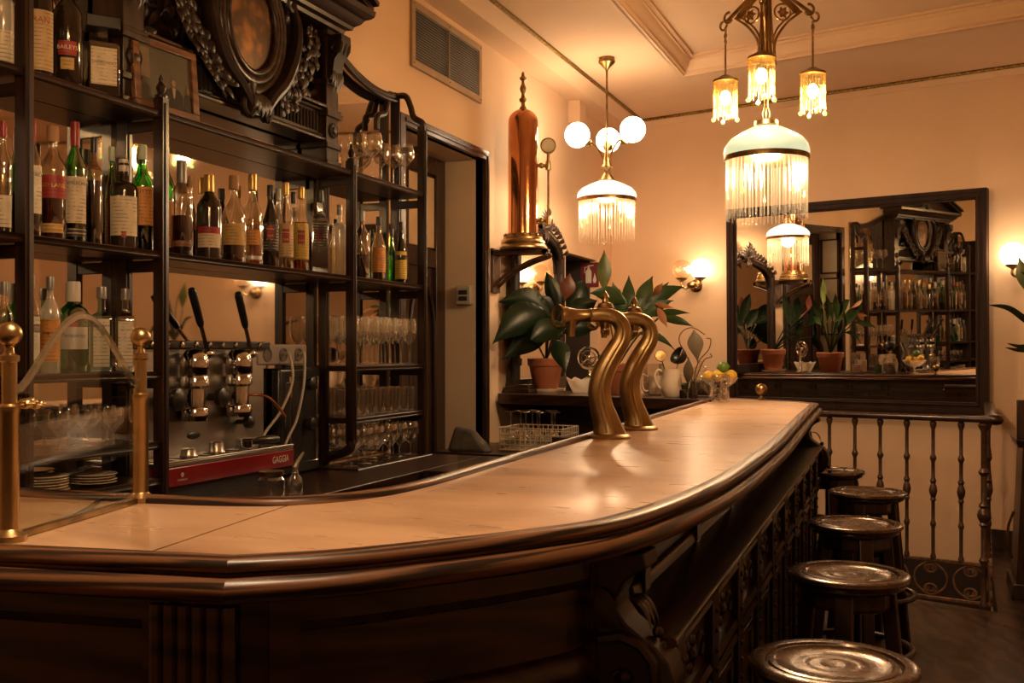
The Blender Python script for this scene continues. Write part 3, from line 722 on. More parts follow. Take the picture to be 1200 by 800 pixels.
# ------------------------------------------------------------------ iron stair rail
dr = (RB - RA).normalized(); nr_ = Vector((dr.y, -dr.x, 0))
rl = thing('stair_rail', 'iron stair rail with turned balusters and a scrollwork base panel', 'railing', RB)
RT = 1.075
hp = [(-.028, -.030), (.028, -.030), (.034, -.018), (.032, -.004), (.020, .004), (-.020, .004), (-.032, -.004), (-.034, -.018)]
RC = Vector((.42, 8.12, 0))
m = MB().sweep(hp, [(RA - dr * .1) + Vector((0, 0, RT)), RB + Vector((0, 0, RT)), RC + Vector((0, 0, RT))])
m.build('handrail', M_WOODX, rl, smooth=50)
MB().ball(RB + dr * .02 + Vector((0, 0, RT - .012)), .044, 14, 10, (1, 1, .7)).build('handrail_end', M_WOODX, rl)
def baluster(p, zb, r=.010):
    m = MB()
    H = RT - .03 - zb
    pr = [(r * 1.6, 0), (r * 1.6, .014), (r, .03)]
    def knob(z, k=2.0): return [(r, z - .022), (r * k * .8, z - .012), (r * k, z), (r * k * .8, z + .012), (r, z + .022)]
    pr += knob(H * .25, 1.7)
    pr += [(r, H * .50 - .07), (r * 1.7, H * .50 - .058), (r * 1.2, H * .5 - .046), (r * 1.9, H * .5 - .026), (r * 2.3, H * .5 - .004), (r * 1.9, H * .5 + .018), (r * 1.2, H * .5 + .034), (r * 1.8, H * .5 + .05), (r, H * .5 + .068)]
    pr += knob(H * .73, 1.9)
    pr += [(r, H - .05), (r * 1.7, H - .03), (r * 2.0, H - .014), (r * 1.2, H)]
    m.lathe(pr, (p.x, p.y, zb), 10)
    return m
def online(px):
    r = ray(px, 400); k = (RA - Vector((0, 0, 0))).dot(nr_) / Vector((r.x, r.y, 0)).dot(nr_)
    return Vector((r.x * k, r.y * k, 0))
PZ = .255
for px in (942, 972, 1001.8, 1031.5, 1062.7, 1093.5, 1126.3): baluster(online(px), PZ).build('baluster', M_IRON, rl)
newel = online(1153)
baluster(newel, PZ - .24, .016).build('newel_post', M_IRON, rl)
for k in range(1, 9): baluster(RB + (RC - RB) * (k / 9.0) - dr * .012, PZ, .010).build('baluster', M_IRON, rl)
m = MB()
for a, b in ((RA - dr * .1, RB), (RB, RC)):
    for z in (.03, PZ - .008): m.bar(a + Vector((0, 0, z)), b + Vector((0, 0, z)), .016, .020)
for p in (newel, RB + dr * -.005): m.bar(p + Vector((0, 0, .02)), p + Vector((0, 0, PZ)), .016, .016)
m.build('base_rail', M_IRONR, rl, bev=.003)
def scroll(c, u, sx, sz, mb):
    """a C-scroll whose two ends curl inwards"""
    pts = []
    for k in range(15):
        t = k / 14; a = -pi * .5 + t * 3.6 * pi / 2; r = .030 * (1 - .62 * t) ; pts.append((r * cos(a) + .012, .055 + r * sin(a) - .012))
    low = [(x, -y) for x, y in pts]
    full = [(-x, y) for x, y in pts[::-1]] + [(-(-.0) - .034 * cos(q) , .045 * sin(q)) for q in ()] + [(-x, y) for x, y in low]
    cc = bez([(sx * (-.045), 0, -.095), (sx * -.012, 0, -.078), (sx * .022, 0, -.045), (sx * .034, 0, 0), (sx * .022, 0, .045), (sx * -.012, 0, .078), (sx * -.045, 0, .095)], 5)
    def W(x, z): return Vector(c) + u * x + Vector((0, 0, z * sz))
    spine = [W(p.x, p.z) for p in cc]
    mb.tube(spine, .0062, 6)
    for s_ in (-1, 1):
        sp = []
        for k in range(16):
            t = k / 15; a = pi / 2 + t * 2.7 * pi; r = .036 * (1 - .72 * t)
            sp.append((-.045 * 1 + .0 + r * cos(a), s_ * (.095 - .036 + r * sin(a))))
        mb.tube([W(sx * p, z) for p, z in sp], .0060, 6)
m = MB(); Lr = (RB - RA).length
n = 9
for k in range(n):
    c = RA + dr * (Lr * (k + .5) / n) + Vector((0, 0, .14)); scroll(c + dr * (.002 if k % 2 else -.002), dr, 1.12 if k % 2 == 0 else -1.12, 1.02, m)
m.build('scrollwork', M_IRONR, rl)
m = MB(); d2 = (RC - RB).normalized(); L2 = (RC - RB).length
for k in range(20): scroll(RB + d2 * (L2 * (k + .5) / 20) + Vector((0, 0, .14)), d2, 1 if k % 2 == 0 else -1, 1.0, m)
m.build('scrollwork', M_IRONR, rl)

# ------------------------------------------------------------------ dark stand at the right edge with a small framed mirror on it
PC = Vector((.80, 6.86, 0))
def locp(x, y, z): return PC + Vector((x, y, z))
pd = thing('wooden_pedestal', 'tall dark tapered wooden stand right of the stair rail', 'pedestal', PC)
def frust(mb, z0, z1, a0, b0, a1, b1):
    vs = [locp(sx * a0, sy * b0, z0) for sx, sy in ((-1, -1), (1, -1), (1, 1), (-1, 1))] + [locp(sx * a1, sy * b1, z1) for sx, sy in ((-1, -1), (1, -1), (1, 1), (-1, 1))]
    mb.add(vs, [(3, 2, 1, 0), (4, 5, 6, 7), (0, 1, 5, 4), (1, 2, 6, 5), (2, 3, 7, 6), (3, 0, 4, 7)])
m = MB(); frust(m, .08, .88, .31, .22, .275, .20); m.build('body', M_WOOD, pd, bev=.004)
m = MB(); frust(m, 0, .085, .335, .24, .33, .235); m.build('plinth', M_WOOD, pd, bev=.004)
m = MB(); frust(m, .88, .925, .30, .215, .315, .23); m.build('top', M_WOODX, pd, bev=.004)
m = MB(); m.box(locp(-.22, -.232, .2), locp(.22, -.205, .26)); m.box(locp(-.2, -.222, .74), locp(.2, -.196, .80)); m.build('panel_moulding', M_CARVE, pd)
MB().tube(bez([locp(-.32, -.16, .50), locp(-.35, -.15, .40), locp(-.345, -.15, .30), locp(-.33, -.14, .22)], 5), .008, 6).build('side_strap', M_BRASSD, pd)
fr = thing('small_framed_mirror', 'small dark framed mirror standing on the pedestal at the right edge', 'mirror', locp(.0, -.10, .925))
y = -.10
m = MB()
for a, b in (((-.30, .925), (-.255, 1.155)), ((.255, .925), (.30, 1.155)), ((-.255, .925), (.255, .965)), ((-.255, 1.115), (.255, 1.155))): m.box(locp(a[0], y - .02, a[1]), locp(b[0], y + .02, b[1]))
m.build('frame', M_DOORW, fr, bev=.004)
MB().box(locp(-.256, y - .004, .964), locp(.256, y + .012, 1.116)).build('glass', M_MIRROR, fr)
# ------------------------------------------------------------------ back bar: shelves, posts, mirror
XF, XB = -2.45, -2.64
ZT, ZM, Z1, Z2, Z3, Z4 = 2.275, 1.79, 1.377, 1.136, 1.01, .905
YA, YP0, YP1, YP2, YP3 = 2.00, 2.247, 2.826, 4.090, 4.806
bb = thing('back_bar_shelving', 'tall dark wooden back bar with mirror, open shelves and slender posts', 'shelving', (-2.55, 3.4, .88))
def shelf(z, y0, y1, x0=XB, x1=XF + .015, th=.026):
    m = MB(); e = [(x1 - .004, z - th), (x1, z - th + .006), (x1 - .005, z - th + .010), (x1 - .003, z - .008), (x1, z - .004), (x1 - .005, z), (x0, z), (x0, z - th)]
    m.prism(e, lambda a, b, t: Vector((a, t, b)), y0, y1)
    m.build('shelf', M_WOODY, bb, smooth=30)
shelf(ZT, YA, YP3 + .02); shelf(ZM, YA, YP3 + .02)
shelf(Z1, YA, YP1); shelf(Z2, YA, YP1); shelf(Z3, YA, YP1)
for z in (Z1, Z2): shelf(z, YP2 + .0, YP3 + .01)
shelf(Z4 + .0, YP2 - .02, YP3 + .02, x1=XF + .05)
def post(x, y, z0, z1, w=.030, dpt=.042):
    m = MB().box((x - dpt / 2, y - w / 2, z0), (x + dpt / 2, y + w / 2, z1))
    m.box((x + dpt / 2, y - w / 6, z0 + .02), (x + dpt / 2 + .005, y + w / 6, z1 - .02))
    return m
for y, z1 in ((YP0, 2.62), (YP1, ZT + .045), (YP2, ZT + .045), (YP3, 2.62)):
    z0 = .90 if y != YP2 else 1.02
    m = post(XF, y, z0, z1)
    if y in (YP1, YP2):
        m.lathe([(.020, z1), (.022, z1 + .008), (.010, z1 + .014), (.015, z1 + .026), (.018, z1 + .036), (.012, z1 + .048), (.007, z1 + .056), (.009, z1 + .064), (.0, z1 + .085)], (XF, y, 0), 12)
    m.build('front_post', M_WOOD, bb, smooth=40)
for y, z1 in ((YP0, 2.80), (YP1, ZT), (YP2 + .02, ZT), (YP3, 2.80)):
    post(XB + .03, y, .90, z1).build('back_post', M_WOOD, bb, smooth=40)
for y, zs in ((YP0, (2.50, ZT - .06, ZM - .05, Z1 - .04)), (YP1, (ZT - .05, ZM - .05, Z1 - .04)), (YP2, (ZT - .05, ZM - .05)), (YP3, (2.50, ZT - .06, ZM - .05, Z1 - .04, Z2 - .04))):
    for z in zs: MB().box((XB + .04, y - .011, z - .02), (XF - .015, y + .011, z + .02)).build('side_rail', M_WOODX, bb, bev=.002)
MB().tube(bez([(XF, YP2, 1.03), (XF - .005, YP2, 1.0), (XF - .05, YP2, .975), (XF - .12, YP2, .955), (XF - .155, YP2, .925), (XF - .16, YP2, .905)], 6), .022, 8).build('scroll_foot', M_CARVE, bb)
for s_, yp in ((1, YP3), (-1, YP0)):
    m = MB(); ye = 4.08 if s_ > 0 else 2.70
    pts = [(XB + .03, ye, 2.915), (XB + .03, lerp(ye, yp, .22), 2.865), (XB + .03, lerp(ye, yp, .45), 2.81), (XB + .03, lerp(ye, yp, .7), 2.78), (XB + .03, yp - s_ * .03, 2.785), (XB + .03, yp, 2.80)]
    for dz in (0, .02): m.tube([p + Vector((dz * .6, 0, -dz)) for p in bez(pts, 6)], .020 - dz * .4, 8)
    m.tube(bez([(XB + .03, yp, 2.795), (XB + .09, yp, 2.79), (XB + .12, yp, 2.735), (XB + .14, yp, 2.675), (XF, yp, 2.64), (XF, yp, 2.60)], 6), .017, 8)
    m.tube(bez([(XB + .03, yp, 2.795), (XB + .03, yp - s_ * .07, 2.79), (XB + .03, yp - s_ * .09, 2.735), (XB + .03, yp - s_ * .12, 2.68), (XB + .03, yp - s_ * .19, 2.65), (XB + .03, yp - s_ * .20, 2.58)], 6), .016, 8)
    m.build('swept_arch', M_CARVE, bb)
mp = [(YA, .92), (YP3 + .02, .92), (YP3 + .02, 2.77), (4.60, 2.775), (4.43, 2.795), (4.25, 2.85), (4.10, 2.89), (2.68, 2.89), (2.62, 2.85), (2.46, 2.79), (2.3, 2.77), (YA, 2.76)]
MB().prism(mp, lambda a, b, t: Vector((t, a, b)), XB - .012, XB - .004).build('mirror', M_MIRROR2, bb, smooth=0)
m = MB().box((XB - .018, YA - .03, .9), (XF, YA, 2.70)); m.build('end_panel', M_WOOD, bb)
m = MB().box((XB - .01, YP2 - .03, Z4 - .06), (XF + .03, YP3, Z4 - .026)); m.box((XB, YP2, .88), (XF + .02, YP3, Z4 - .05)); m.build('foot_moulding', M_WOODY, bb, bev=.006)

# ------------------------------------------------------------------ carved overmantel on the top shelf
YC = 3.39
om = thing('carved_overmantel', 'carved dark wooden crest with oval medallion, pilasters and triangular pediment', 'carved crest', (-2.55, YC, ZT))
for y in (2.75, 4.01):
    m = MB().box((XB + .005, y - .05, ZT), (-2.50, y + .05, 2.90))
    for z, g in ((ZT + .02, .010), (2.375, .012), (2.515, .016), (2.53, .01), (2.66, .010), (2.88, .014)): m.box((XB + .005, y - .05 - g, z - .012), (-2.50 + g, y + .05 + g, z + .012))
    p = m.build('pilaster', M_WOOD, om, bev=.003)
    m = MB().lathe([(.034, 0), (.036, .006), (.028, .012), (.022, .008), (.018, .008), (.012, .016), (.0, .018)], (-2.50, y, 2.445), 18, ax=(1, 0, 0)); m.build('rosette', M_CARVE, p)
    m = MB()
    sp = [Vector((-2.468 + (.040 - .0026 * k) * cos(1.8 - .5 * k), y, 2.815 + (.044 - .0028 * k) * sin(1.8 - .5 * k))) for k in range(13)]
    for dy in (-.032, 0, .032): m.tube([q + Vector((0, dy, 0)) for q in sp], .013, 7)
    m.prism([(-2.50, 2.87), (-2.43, 2.87), (-2.428, 2.83), (-2.44, 2.79), (-2.465, 2.76), (-2.475, 2.70), (-2.50, 2.66)], lambda a, b, t: Vector((a, t, b)), y - .04, y + .04)
    for k in range(5): m.leaf((-2.487, y + (k - 2) * .012, 2.735), (-2.482, y + (k - 2) * .020, 2.60 + .02 * abs(k - 2)), .03, (.018, 0, 0), side=(0, 1, 0), n=5)
    m.build('scroll_console', M_CARVE, om)
m = MB().box((XB + .01, 2.80, 2.40), (-2.535, 3.96, 2.545))
for z, h, g in ((2.40, .014, .030), (2.418, .008, .018), (2.53, .012, .022), (2.548, .014, .036)): m.box((XB + .01, 2.80, z - h / 2), (-2.535 + g, 3.96, z + h / 2))
m.build('frieze', M_WOODY, om, bev=.003)
m = MB(); k = 44
for i in range(k):
    y = lerp(2.83, 3.93, i / (k - 1)); m.tube([(-2.533, y, 2.435), (-2.533, y, 2.515)], .0075, 6)
m.build('fluting', M_CARVE, om)
MB().box((XB + .01, 2.80, 2.55), (-2.60, 3.96, 2.90)).build('back_panel', M_WOODY, om)
# cornice and pediment
cp = [(-2.62, 2.895), (-2.47, 2.895), (-2.465, 2.91), (-2.44, 2.915), (-2.435, 2.93), (-2.41, 2.945), (-2.395, 2.965), (-2.375, 2.972), (-2.36, 2.985), (-2.355, 3.01), (-2.62, 3.01)]
def cor(mb, y0, y1):
    k = len(cp); vs = []
    for s_, y in ((-1, y0), (1, y1)):
        for a, b in cp: vs.append((a, y + s_ * max(0, (a + 2.47)) * .8, b))
    mb.add(vs, [tuple(range(k)), tuple(range(2 * k - 1, k - 1, -1))] + [(i, (i + 1) % k, k + (i + 1) % k, k + i) for i in range(k)])
m = MB(); cor(m, 2.70, 4.06); m.build('cornice', M_WOODY, om, smooth=30)
AP = 3.31
m = MB()
ya, yb = 2.62, 4.14
m.prism([(ya + .02, 3.01), (yb - .02, 3.01), (YC, AP - .02)], lambda a, b, t: Vector((t, a, b)), -2.62, -2.45)
for (y0_, z0_), (y1_, z1_) in (((ya - .01, 3.015), (YC, AP)), ((yb + .01, 3.015), (YC, AP))):
    m.bar((-2.50, y0_, z0_), (-2.50, y1_, z1_), .27, .030); m.bar((-2.485, y0_, z0_ + .026), (-2.485, y1_, z1_ + .026), .30, .022)
m.build('pediment', M_WOODY, om, bev=.003)
m = MB()
for k in range(9):
    a = pi * k / 8; m.leaf((-2.445, YC, 3.05), (-2.435, YC + .17 * cos(a), 3.05 + .12 * sin(a)), .05, (.015, 0, 0), side=(0, -sin(a), cos(a)), n=5)
m.ball((-2.44, YC, 3.06), .03, 10, 8); m.build('tympanum_carving', M_CARVE, om)
# oval medallion
ZMED = 2.745
def oval(a, b, x, k=40, off=0): return [Vector((x, YC + a * cos(2 * pi * i / k), ZMED + b * sin(2 * pi * i / k))) for i in range(k)]
med_m = pmat('patinated_medallion', (.085, .050, .028), .42, .55, col2=(.30, .135, .045), nscale=6.5, bump=.15, detail=3, lo=.50, hi=.60)
m = MB(); o1 = oval(.150, .185, -2.492); k = len(o1)
m.add([(-2.475, YC, ZMED)] + o1 + [v + Vector((-.03, 0, 0)) for v in o1], [(0, 1 + i, 1 + (i + 1) % k) for i in range(k)] + [(1 + i, 1 + k + i, 1 + k + (i + 1) % k, 1 + (i + 1) % k) for i in range(k)])
m.build('medallion', med_m, om, smooth=60)
m = MB()
m.tube(oval(.158, .193, -2.482), .016, 8, closed=True, up=(1, 0, 0)); m.tube(oval(.188, .224, -2.492), .022, 8, closed=True, up=(1, 0, 0)); m.tube(oval(.225, .262, -2.508), .030, 8, closed=True, up=(1, 0, 0))
o2 = oval(.235, .272, -2.51); o3 = oval(.235, .272, -2.60); k = len(o2); m.add(o2 + o3, [tuple(range(k)), tuple(range(2 * k - 1, k - 1, -1))] + [(i, (i + 1) % k, k + (i + 1) % k, k + i) for i in range(k)])
m.build('medallion_frame', M_WOODY, om, smooth=60)
m = MB()
for s_ in (-1, 1):
    m.tube(bez([(-2.485, YC + s_ * .245, 2.93), (-2.47, YC + s_ * .285, 2.83), (-2.47, YC + s_ * .27, 2.70), (-2.475, YC + s_ * .20, 2.56), (-2.465, YC + s_ * .10, 2.47), (-2.46, YC + s_ * .045, 2.40), (-2.46, YC + s_ * .055, 2.365)], 6), [.016 + .022 * sin(pi * min(1, k_ / 36)) for k_ in range(37)], 8, flat=.7)
    sp = [Vector((-2.46, YC + s_ * (.058 + (.040 - .0028 * k_) * cos(-1.4 + .5 * k_)), 2.415 + (.044 - .003 * k_) * sin(-1.4 + .5 * k_))) for k_ in range(13)]
    m.tube(sp, .013, 7)
    sp = [Vector((-2.475, YC + s_ * (.26 + (.045 - .003 * k_) * cos(1.4 + .5 * k_)), 2.90 + (.045 - .003 * k_) * sin(1.4 + .5 * k_))) for k_ in range(13)]
    m.tube(sp, .014, 7)
m.lathe([(.0, -.03), (.05, -.02), (.055, .01), (.035, .05), (.025, .09), (.03, .11), (.0, .12)], (-2.49, YC, 2.40), 12, sx=.7)
for k_ in range(5): m.leaf((-2.455, YC + (k_ - 2) * .01, 2.47), (-2.44, YC + (k_ - 2) * .030, 2.365 + .012 * abs(k_ - 2)), .036, (.02, 0, 0), side=(0, 1, 0), n=6)
m.build('cartouche', M_CARVE, om)
m = MB(); rnd = random.Random(5)
for s_ in (-1, 1):
    line = bez([(-2.53, YC + s_ * .50, 2.87), (-2.515, YC + s_ * .44, 2.76), (-2.505, YC + s_ * .36, 2.64), (-2.495, YC + s_ * .27, 2.54), (-2.485, YC + s_ * .16, 2.46)], 7)
    for i in range(len(line) - 2):
        a = line[i]; d = (line[i + 1] - line[i]).normalized(); q = Vector((0, -d.z, d.y))
        for k_ in range(3):
            w_ = rnd.random() - .5; dd = (d * (.5 + rnd.random()) + q * ((k_ - 1) * .9 + w_ * .8)).normalized()
            e = a + dd * (.055 + .03 * rnd.random()) + Vector((.010 + rnd.random() * .026, 0, 0))
            m.leaf(a + q * ((k_ - 1) * .02 + w_ * .02) + Vector((rnd.random() * .015, 0, 0)), e, .045, (.016, 0, 0), side=Vector((0, -dd.z, dd.y)) + Vector((w_ * .6, 0, 0)), n=6, fold=.35)
        if i % 2: m.ball(a + Vector((.02, 0, 0)) + q * (rnd.random() * .04 - .02), .014, 7, 5)
    for i in range(26):
        y = YC + s_ * (.27 + .28 * rnd.random()); z = 2.56 + .30 * rnd.random(); an = rnd.random() * 2 * pi
        m.leaf((-2.585, y, z), (-2.56 + .02 * rnd.random(), y + .075 * cos(an), z + .075 * sin(an)), .042, (.018, 0, 0), side=(0, -sin(an), cos(an)), n=5, fold=.3)
m.build('carved_foliage', M_CARVE, om)

# ------------------------------------------------------------------ lettering on labels, wrapped round the bottle
def lettering(txt, size):
    cu = bpy.data.curves.new('lettering', 'FONT'); cu.body = txt; cu.size = size; cu.align_x = 'CENTER'; cu.align_y = 'CENTER'; cu.resolution_u = 2
    o = bpy.data.objects.new('lettering', cu); COL.objects.link(o)
    dg = bpy.context.evaluated_depsgraph_get(); me = bpy.data.meshes.new_from_object(o.evaluated_get(dg))
    vs = [v.co.copy() for v in me.vertices]; fs = [tuple(p.vertices) for p in me.polygons]
    bpy.data.objects.remove(o); bpy.data.curves.remove(cu); bpy.data.meshes.remove(me)
    return vs, fs
INK = pmat('label_ink', (.03, .018, .012), .6); INKW = pmat('label_white_ink', (.75, .66, .5), .6); INKG = pmat('label_gold_ink', (.55, .36, .10), .4, .5); INKR = pmat('label_red_ink', (.40, .03, .02), .6)
def lab(name, c, c2=None, ns=30):
    """label paper with faint printed rules"""
    m = pmat(name, c, .55, col2=c2 or tuple(k * .8 for k in c), nscale=ns); nt = m.node_tree; N, L = nt.nodes, nt.links
    b = [n for n in N if n.type == 'BSDF_PRINCIPLED'][0]; src = b.inputs['Base Color'].links[0].from_socket
    w = N.new('ShaderNodeTexWave'); w.bands_direction = 'Z'; w.inputs['Scale'].default_value = 26; w.inputs['Distortion'].default_value = .4; L.new(_tex(nt), w.inputs['Vector'])
    nz = N.new('ShaderNodeTexNoise'); nz.inputs['Scale'].default_value = 55; L.new(_tex(nt, (1, 1, .35)), nz.inputs['Vector'])
    a = N.new('ShaderNodeMath'); a.operation = 'MULTIPLY'; L.new(_ramp(nt, w.outputs['Fac'], [(.72, (0, 0, 0)), (.9, (1, 1, 1))]), a.inputs[0]); L.new(_ramp(nt, nz.outputs['Fac'], [(.42, (0, 0, 0)), (.55, (.75, .75, .75))]), a.inputs[1])
    x = N.new('ShaderNodeMixRGB'); L.new(a.outputs[0], x.inputs[0]); L.new(src, x.inputs[1]); dark = sum(c) < .25
    x.inputs[2].default_value = (.55, .42, .2, 1) if dark else (*[k * .28 for k in c], 1); L.new(x.outputs[0], b.inputs['Base Color'])
    return m
L_CREAM = lab('cream_label', (.66, .54, .36)); L_WHITE = lab('white_label', (.72, .63, .48)); L_RED = lab('red_label_paper', (.36, .030, .020)); L_GOLD = lab('gold_label', (.55, .34, .09)); L_ORANGE = lab('orange_label', (.62, .26, .05))
L_YELLOW = lab('yellow_label', (.66, .44, .06)); L_BLACK = lab('black_label', (.018, .014, .012)); L_BROWN = lab('brown_label', (.20, .075, .03)); L_SILVER = pmat('silver_label', (.55, .53, .48), .4, .4); L_PARCH = lab('parchment_label', (.52, .36, .18), (.44, .28, .12), 12)
G_CLEAR = glass('bottle_glass_clear', (.95, .93, .88), .24, .04); G_GREEN = glass('bottle_glass_green', (.17, .60, .14), .24, .04); G_DGREEN = glass('bottle_glass_dark_green', (.05, .16, .05), .16); G_BLUE = glass('bottle_glass_pale_blue', (.50, .72, .74), .16)
G_DARK = pmat('bottle_glass_brown_black', (.016, .009, .006), .10, coat=.5, col2=(.022, .012, .008)); G_FROST = glass('bottle_glass_textured', (.90, .86, .78), .22, .12, white=.22)
Q_AMBER = glass('amber_spirit', (.72, .30, .06), .06); Q_RED = glass('dark_red_liqueur', (.22, .025, .012), .06); Q_BROWN = glass('brown_spirit', (.30, .10, .03), .06); Q_PALE = glass('pale_spirit', (.92, .86, .70), .05)
C_RED = pmat('red_cap', (.30, .025, .02), .35); C_BLACK = pmat('black_cap', (.016, .014, .013), .35); C_GOLD = pmat('gold_cap', (.60, .40, .13), .35, .8); C_GREY = pmat('grey_cap', (.30, .28, .25), .4, .5); C_CORK = pmat('cork_cap', (.42, .22, .09), .6); C_WHITE = pmat('white_cap', (.62, .56, .46), .4); C_BROWN = pmat('brown_cap', (.14, .06, .03), .4); C_GREENWHITE = pmat('pale_green_capsule', (.52, .58, .42), .4)
PROF = {
    'std': [(.90, 0), (1, .012), (1, .60), (.96, .645), (.80, .69), (.55, .735), (.40, .775), (.35, .81), (.33, .93), (.38, .935), (.38, .955), (.33, .96)],
    'long': [(.90, 0), (1, .012), (1, .50), (.95, .55), (.75, .62), (.52, .70), (.40, .77), (.36, .82), (.34, .93), (.40, .935), (.40, .955), (.34, .96)],
    'shoulder': [(.90, 0), (1, .012), (1, .64), (.97, .68), (.85, .715), (.60, .74), (.38, .755), (.34, .78), (.32, .93), (.38, .935), (.38, .955), (.32, .96)],
    'flask': [(.85, 0), (.97, .02), (1, .15), (1, .42), (.93, .54), (.74, .63), (.48, .70), (.34, .75), (.31, .80), (.30, .93), (.36, .935), (.36, .955), (.30, .96)],
    'bell': [(.95, 0), (1, .012), (.97, .30), (1, .55), (.98, .62), (.85, .69), (.56, .75), (.40, .79), (.36, .82), (.35, .93), (.42, .935), (.42, .955), (.35, .96)],
    'squat': [(.92, 0), (1, .015), (1, .58), (.96, .64), (.80, .70), (.55, .74), (.40, .765), (.38, .80), (.38, .95)],
    'square': [(.94, 0), (1, .015), (1, .60), (.97, .63), (.80, .67), (.45, .70), (.36, .72), (.34, .76), (.34, .95)],
}
def bottle(label, x, ytop, wpx, z, kind='std', gl=None, cap=None, liq=None, labs=(), txt=(), X=-2.52, cap0=.86, capr=.42, turn=0.0, n=20, flat=1.0):
    gl = gl or G_CLEAR; r0 = ray(x, 400); d = X / r0.x; p = Vector((X, r0.y * d, z))
    H = (HOR - ytop) / FPX * d + CAM_H - z; R = wpx / FPX * d / 2
    sq = kind == 'square'
    t = thing('liquor_bottle', label, 'bottle', p, 'bottles on the back bar shelves')
    face = atan2(-p.y, -p.x) + turn
    if sq: n = 4; R2 = R * 1.30; rot = face + pi / 4
    else: R2 = R; rot = 0
    pr = PROF[kind]
    o = MB().lathe([(a * R2, b * H) for a, b in pr], p, n, rot=rot, open_=True)
    o.add([p + Vector((R2 * .9 * cos(2 * pi * j / n + rot), R2 * .9 * sin(2 * pi * j / n + rot), .001)) for j in range(n)], [tuple(range(n - 1, -1, -1))])
    o.build('glass_body', gl, t, smooth=50, bev=.004 if sq else 0)
    if cap:
        rc = capr * R
        MB().lathe([(rc * .96, cap0 * H), (rc, cap0 * H + .004), (rc, H * .985), (rc * .93, H), (0, H)], p, 14).build('cap', cap, t)
    if liq:
        lm, lv = liq; q = [(a, b) for a, b in pr if b < lv]
        MB().lathe([(0, .004)] + [(a * R2 * .93, max(.006, b * H)) for a, b in q] + [(q[-1][0] * R2 * .93, lv * H), (0, lv * H)], p, n, rot=rot).build('liquid', lm, t, smooth=50)
    for z0, z1, lm, hw_ in labs:
        m = MB(); k = 10; vs = []
        if sq:
            f = Vector((cos(face), sin(face), 0)); w = Vector((-sin(face), cos(face), 0)); q = R2 * cos(pi / 4) + .0012; hw2 = R2 * .70 * hw_
            m.add([p + f * q + w * (hw2 * s_) + Vector((0, 0, zz * H)) for zz in (z0, z1) for s_ in (-1, 1)], [(0, 1, 3, 2)])
            m.add([p + f * (q - .0008) + w * (hw2 * s_) + Vector((0, 0, zz * H)) for zz in (z0, z1) for s_ in (-1, 1)], [(2, 3, 1, 0)])
        else:
            def rad(zf):
                for (a0, b0), (a1, b1) in zip(pr, pr[1:]):
                    if b0 <= zf <= b1: return lerp(a0, a1, (zf - b0) / max(1e-6, b1 - b0)) * R
                return R
            zs = [lerp(z0, z1, j / 4) for j in range(5)]
            for zf in zs:
                for j in range(k + 1):
                    a = face + lerp(-hw_, hw_, j / k); rr = rad(zf) + .0012; vs.append(p + Vector((rr * cos(a), rr * sin(a), zf * H)))
            m.add(vs, [(i * (k + 1) + j, i * (k + 1) + j + 1, (i + 1) * (k + 1) + j + 1, (i + 1) * (k + 1) + j) for i in range(4) for j in range(k)])
        m.build('label', lm, t, smooth=60)
    for s_, zf, size, ink in txt:
        vs, fs = lettering(s_, size); out = []
        for v in vs:
            if sq:
                f = Vector((cos(face), sin(face), 0)); w = Vector((-sin(face), cos(face), 0))
                out.append(p + f * (R2 * cos(pi / 4) + .0028) + w * v.x + Vector((0, 0, zf * H + v.y)))
            else:
                rr = R + .0026; a = face + v.x / rr; out.append(p + Vector((rr * cos(a), rr * sin(a), zf * H + v.y)))
        MB().add(out, fs).build('lettering', ink, t, smooth=0)
    return t
XK = -2.585
# middle shelf, left bay
bottle('clear bottle with dark red cap at the left end of the middle shelf', 4, 142, 19, ZM, 'std', G_CLEAR, C_RED, (Q_PALE, .55), [(.06, .34, L_CREAM, 1.0)])
bottle('clear whisky bottle with cream label beside the left shelf post', 38, 139, 21, ZM, 'std', G_CLEAR, C_RED, (Q_BROWN, .5), [(.20, .60, L_WHITE, 1.1), (.80, .86, L_RED, 3.1)], [('Dewar\'s', .53, .021, INK)])
bottle('whisky bottle with slanted red label on the middle shelf', 62, 148, 30, ZM, 'std', G_CLEAR, C_CORK, (Q_BROWN, .42), [(.36, .56, L_RED, 1.2), (.06, .14, L_GOLD, .8)], [('RED LABEL', .47, .0175, INKG)], capr=.46)
bottle('green whiskey bottle with large cream label and red neck capsule', 88, 143, 25, ZM, 'std', G_GREEN, C_RED, (Q_BROWN, .45), [(.16, .54, L_CREAM, 1.15), (.05, .12, L_BLACK, 1.1)], [('JAMESON', .485, .0165, INK)], cap0=.80)
bottle('dark unlabelled bottle with black cap between the whiskeys', 110, 162, 20, ZM, 'shoulder', G_CLEAR, C_BLACK, (Q_RED, .60), [(.70, .86, L_BROWN, 1.0)])
bottle('slim green bottle tucked behind, green and grey capsule', 131, 172, 17, ZM, 'long', G_GREEN, C_GREENWHITE, None, [(.06, .48, L_BROWN, .9)], X=XK)
bottle('broad dark bottle with pale diamond label and red seal', 145, 187, 33, ZM, 'shoulder', G_DARK, C_WHITE, None, [(.14, .58, L_CREAM, 1.05), (.12, .19, L_RED, .16)], capr=.34)
bottle('green bottle with orange label left of the second post', 167, 170, 25, ZM, 'std', G_GREEN, C_GREENWHITE, (Q_BROWN, .3), [(.24, .60, L_ORANGE, 1.1)], [('CUTTY', .55, .019, INK)])
bottle('green bottle with orange label half hidden behind the second post', 194, 172, 22, ZM, 'std', G_GREEN, C_GREENWHITE, None, [(.08, .50, L_ORANGE, 1.0)], X=XK)
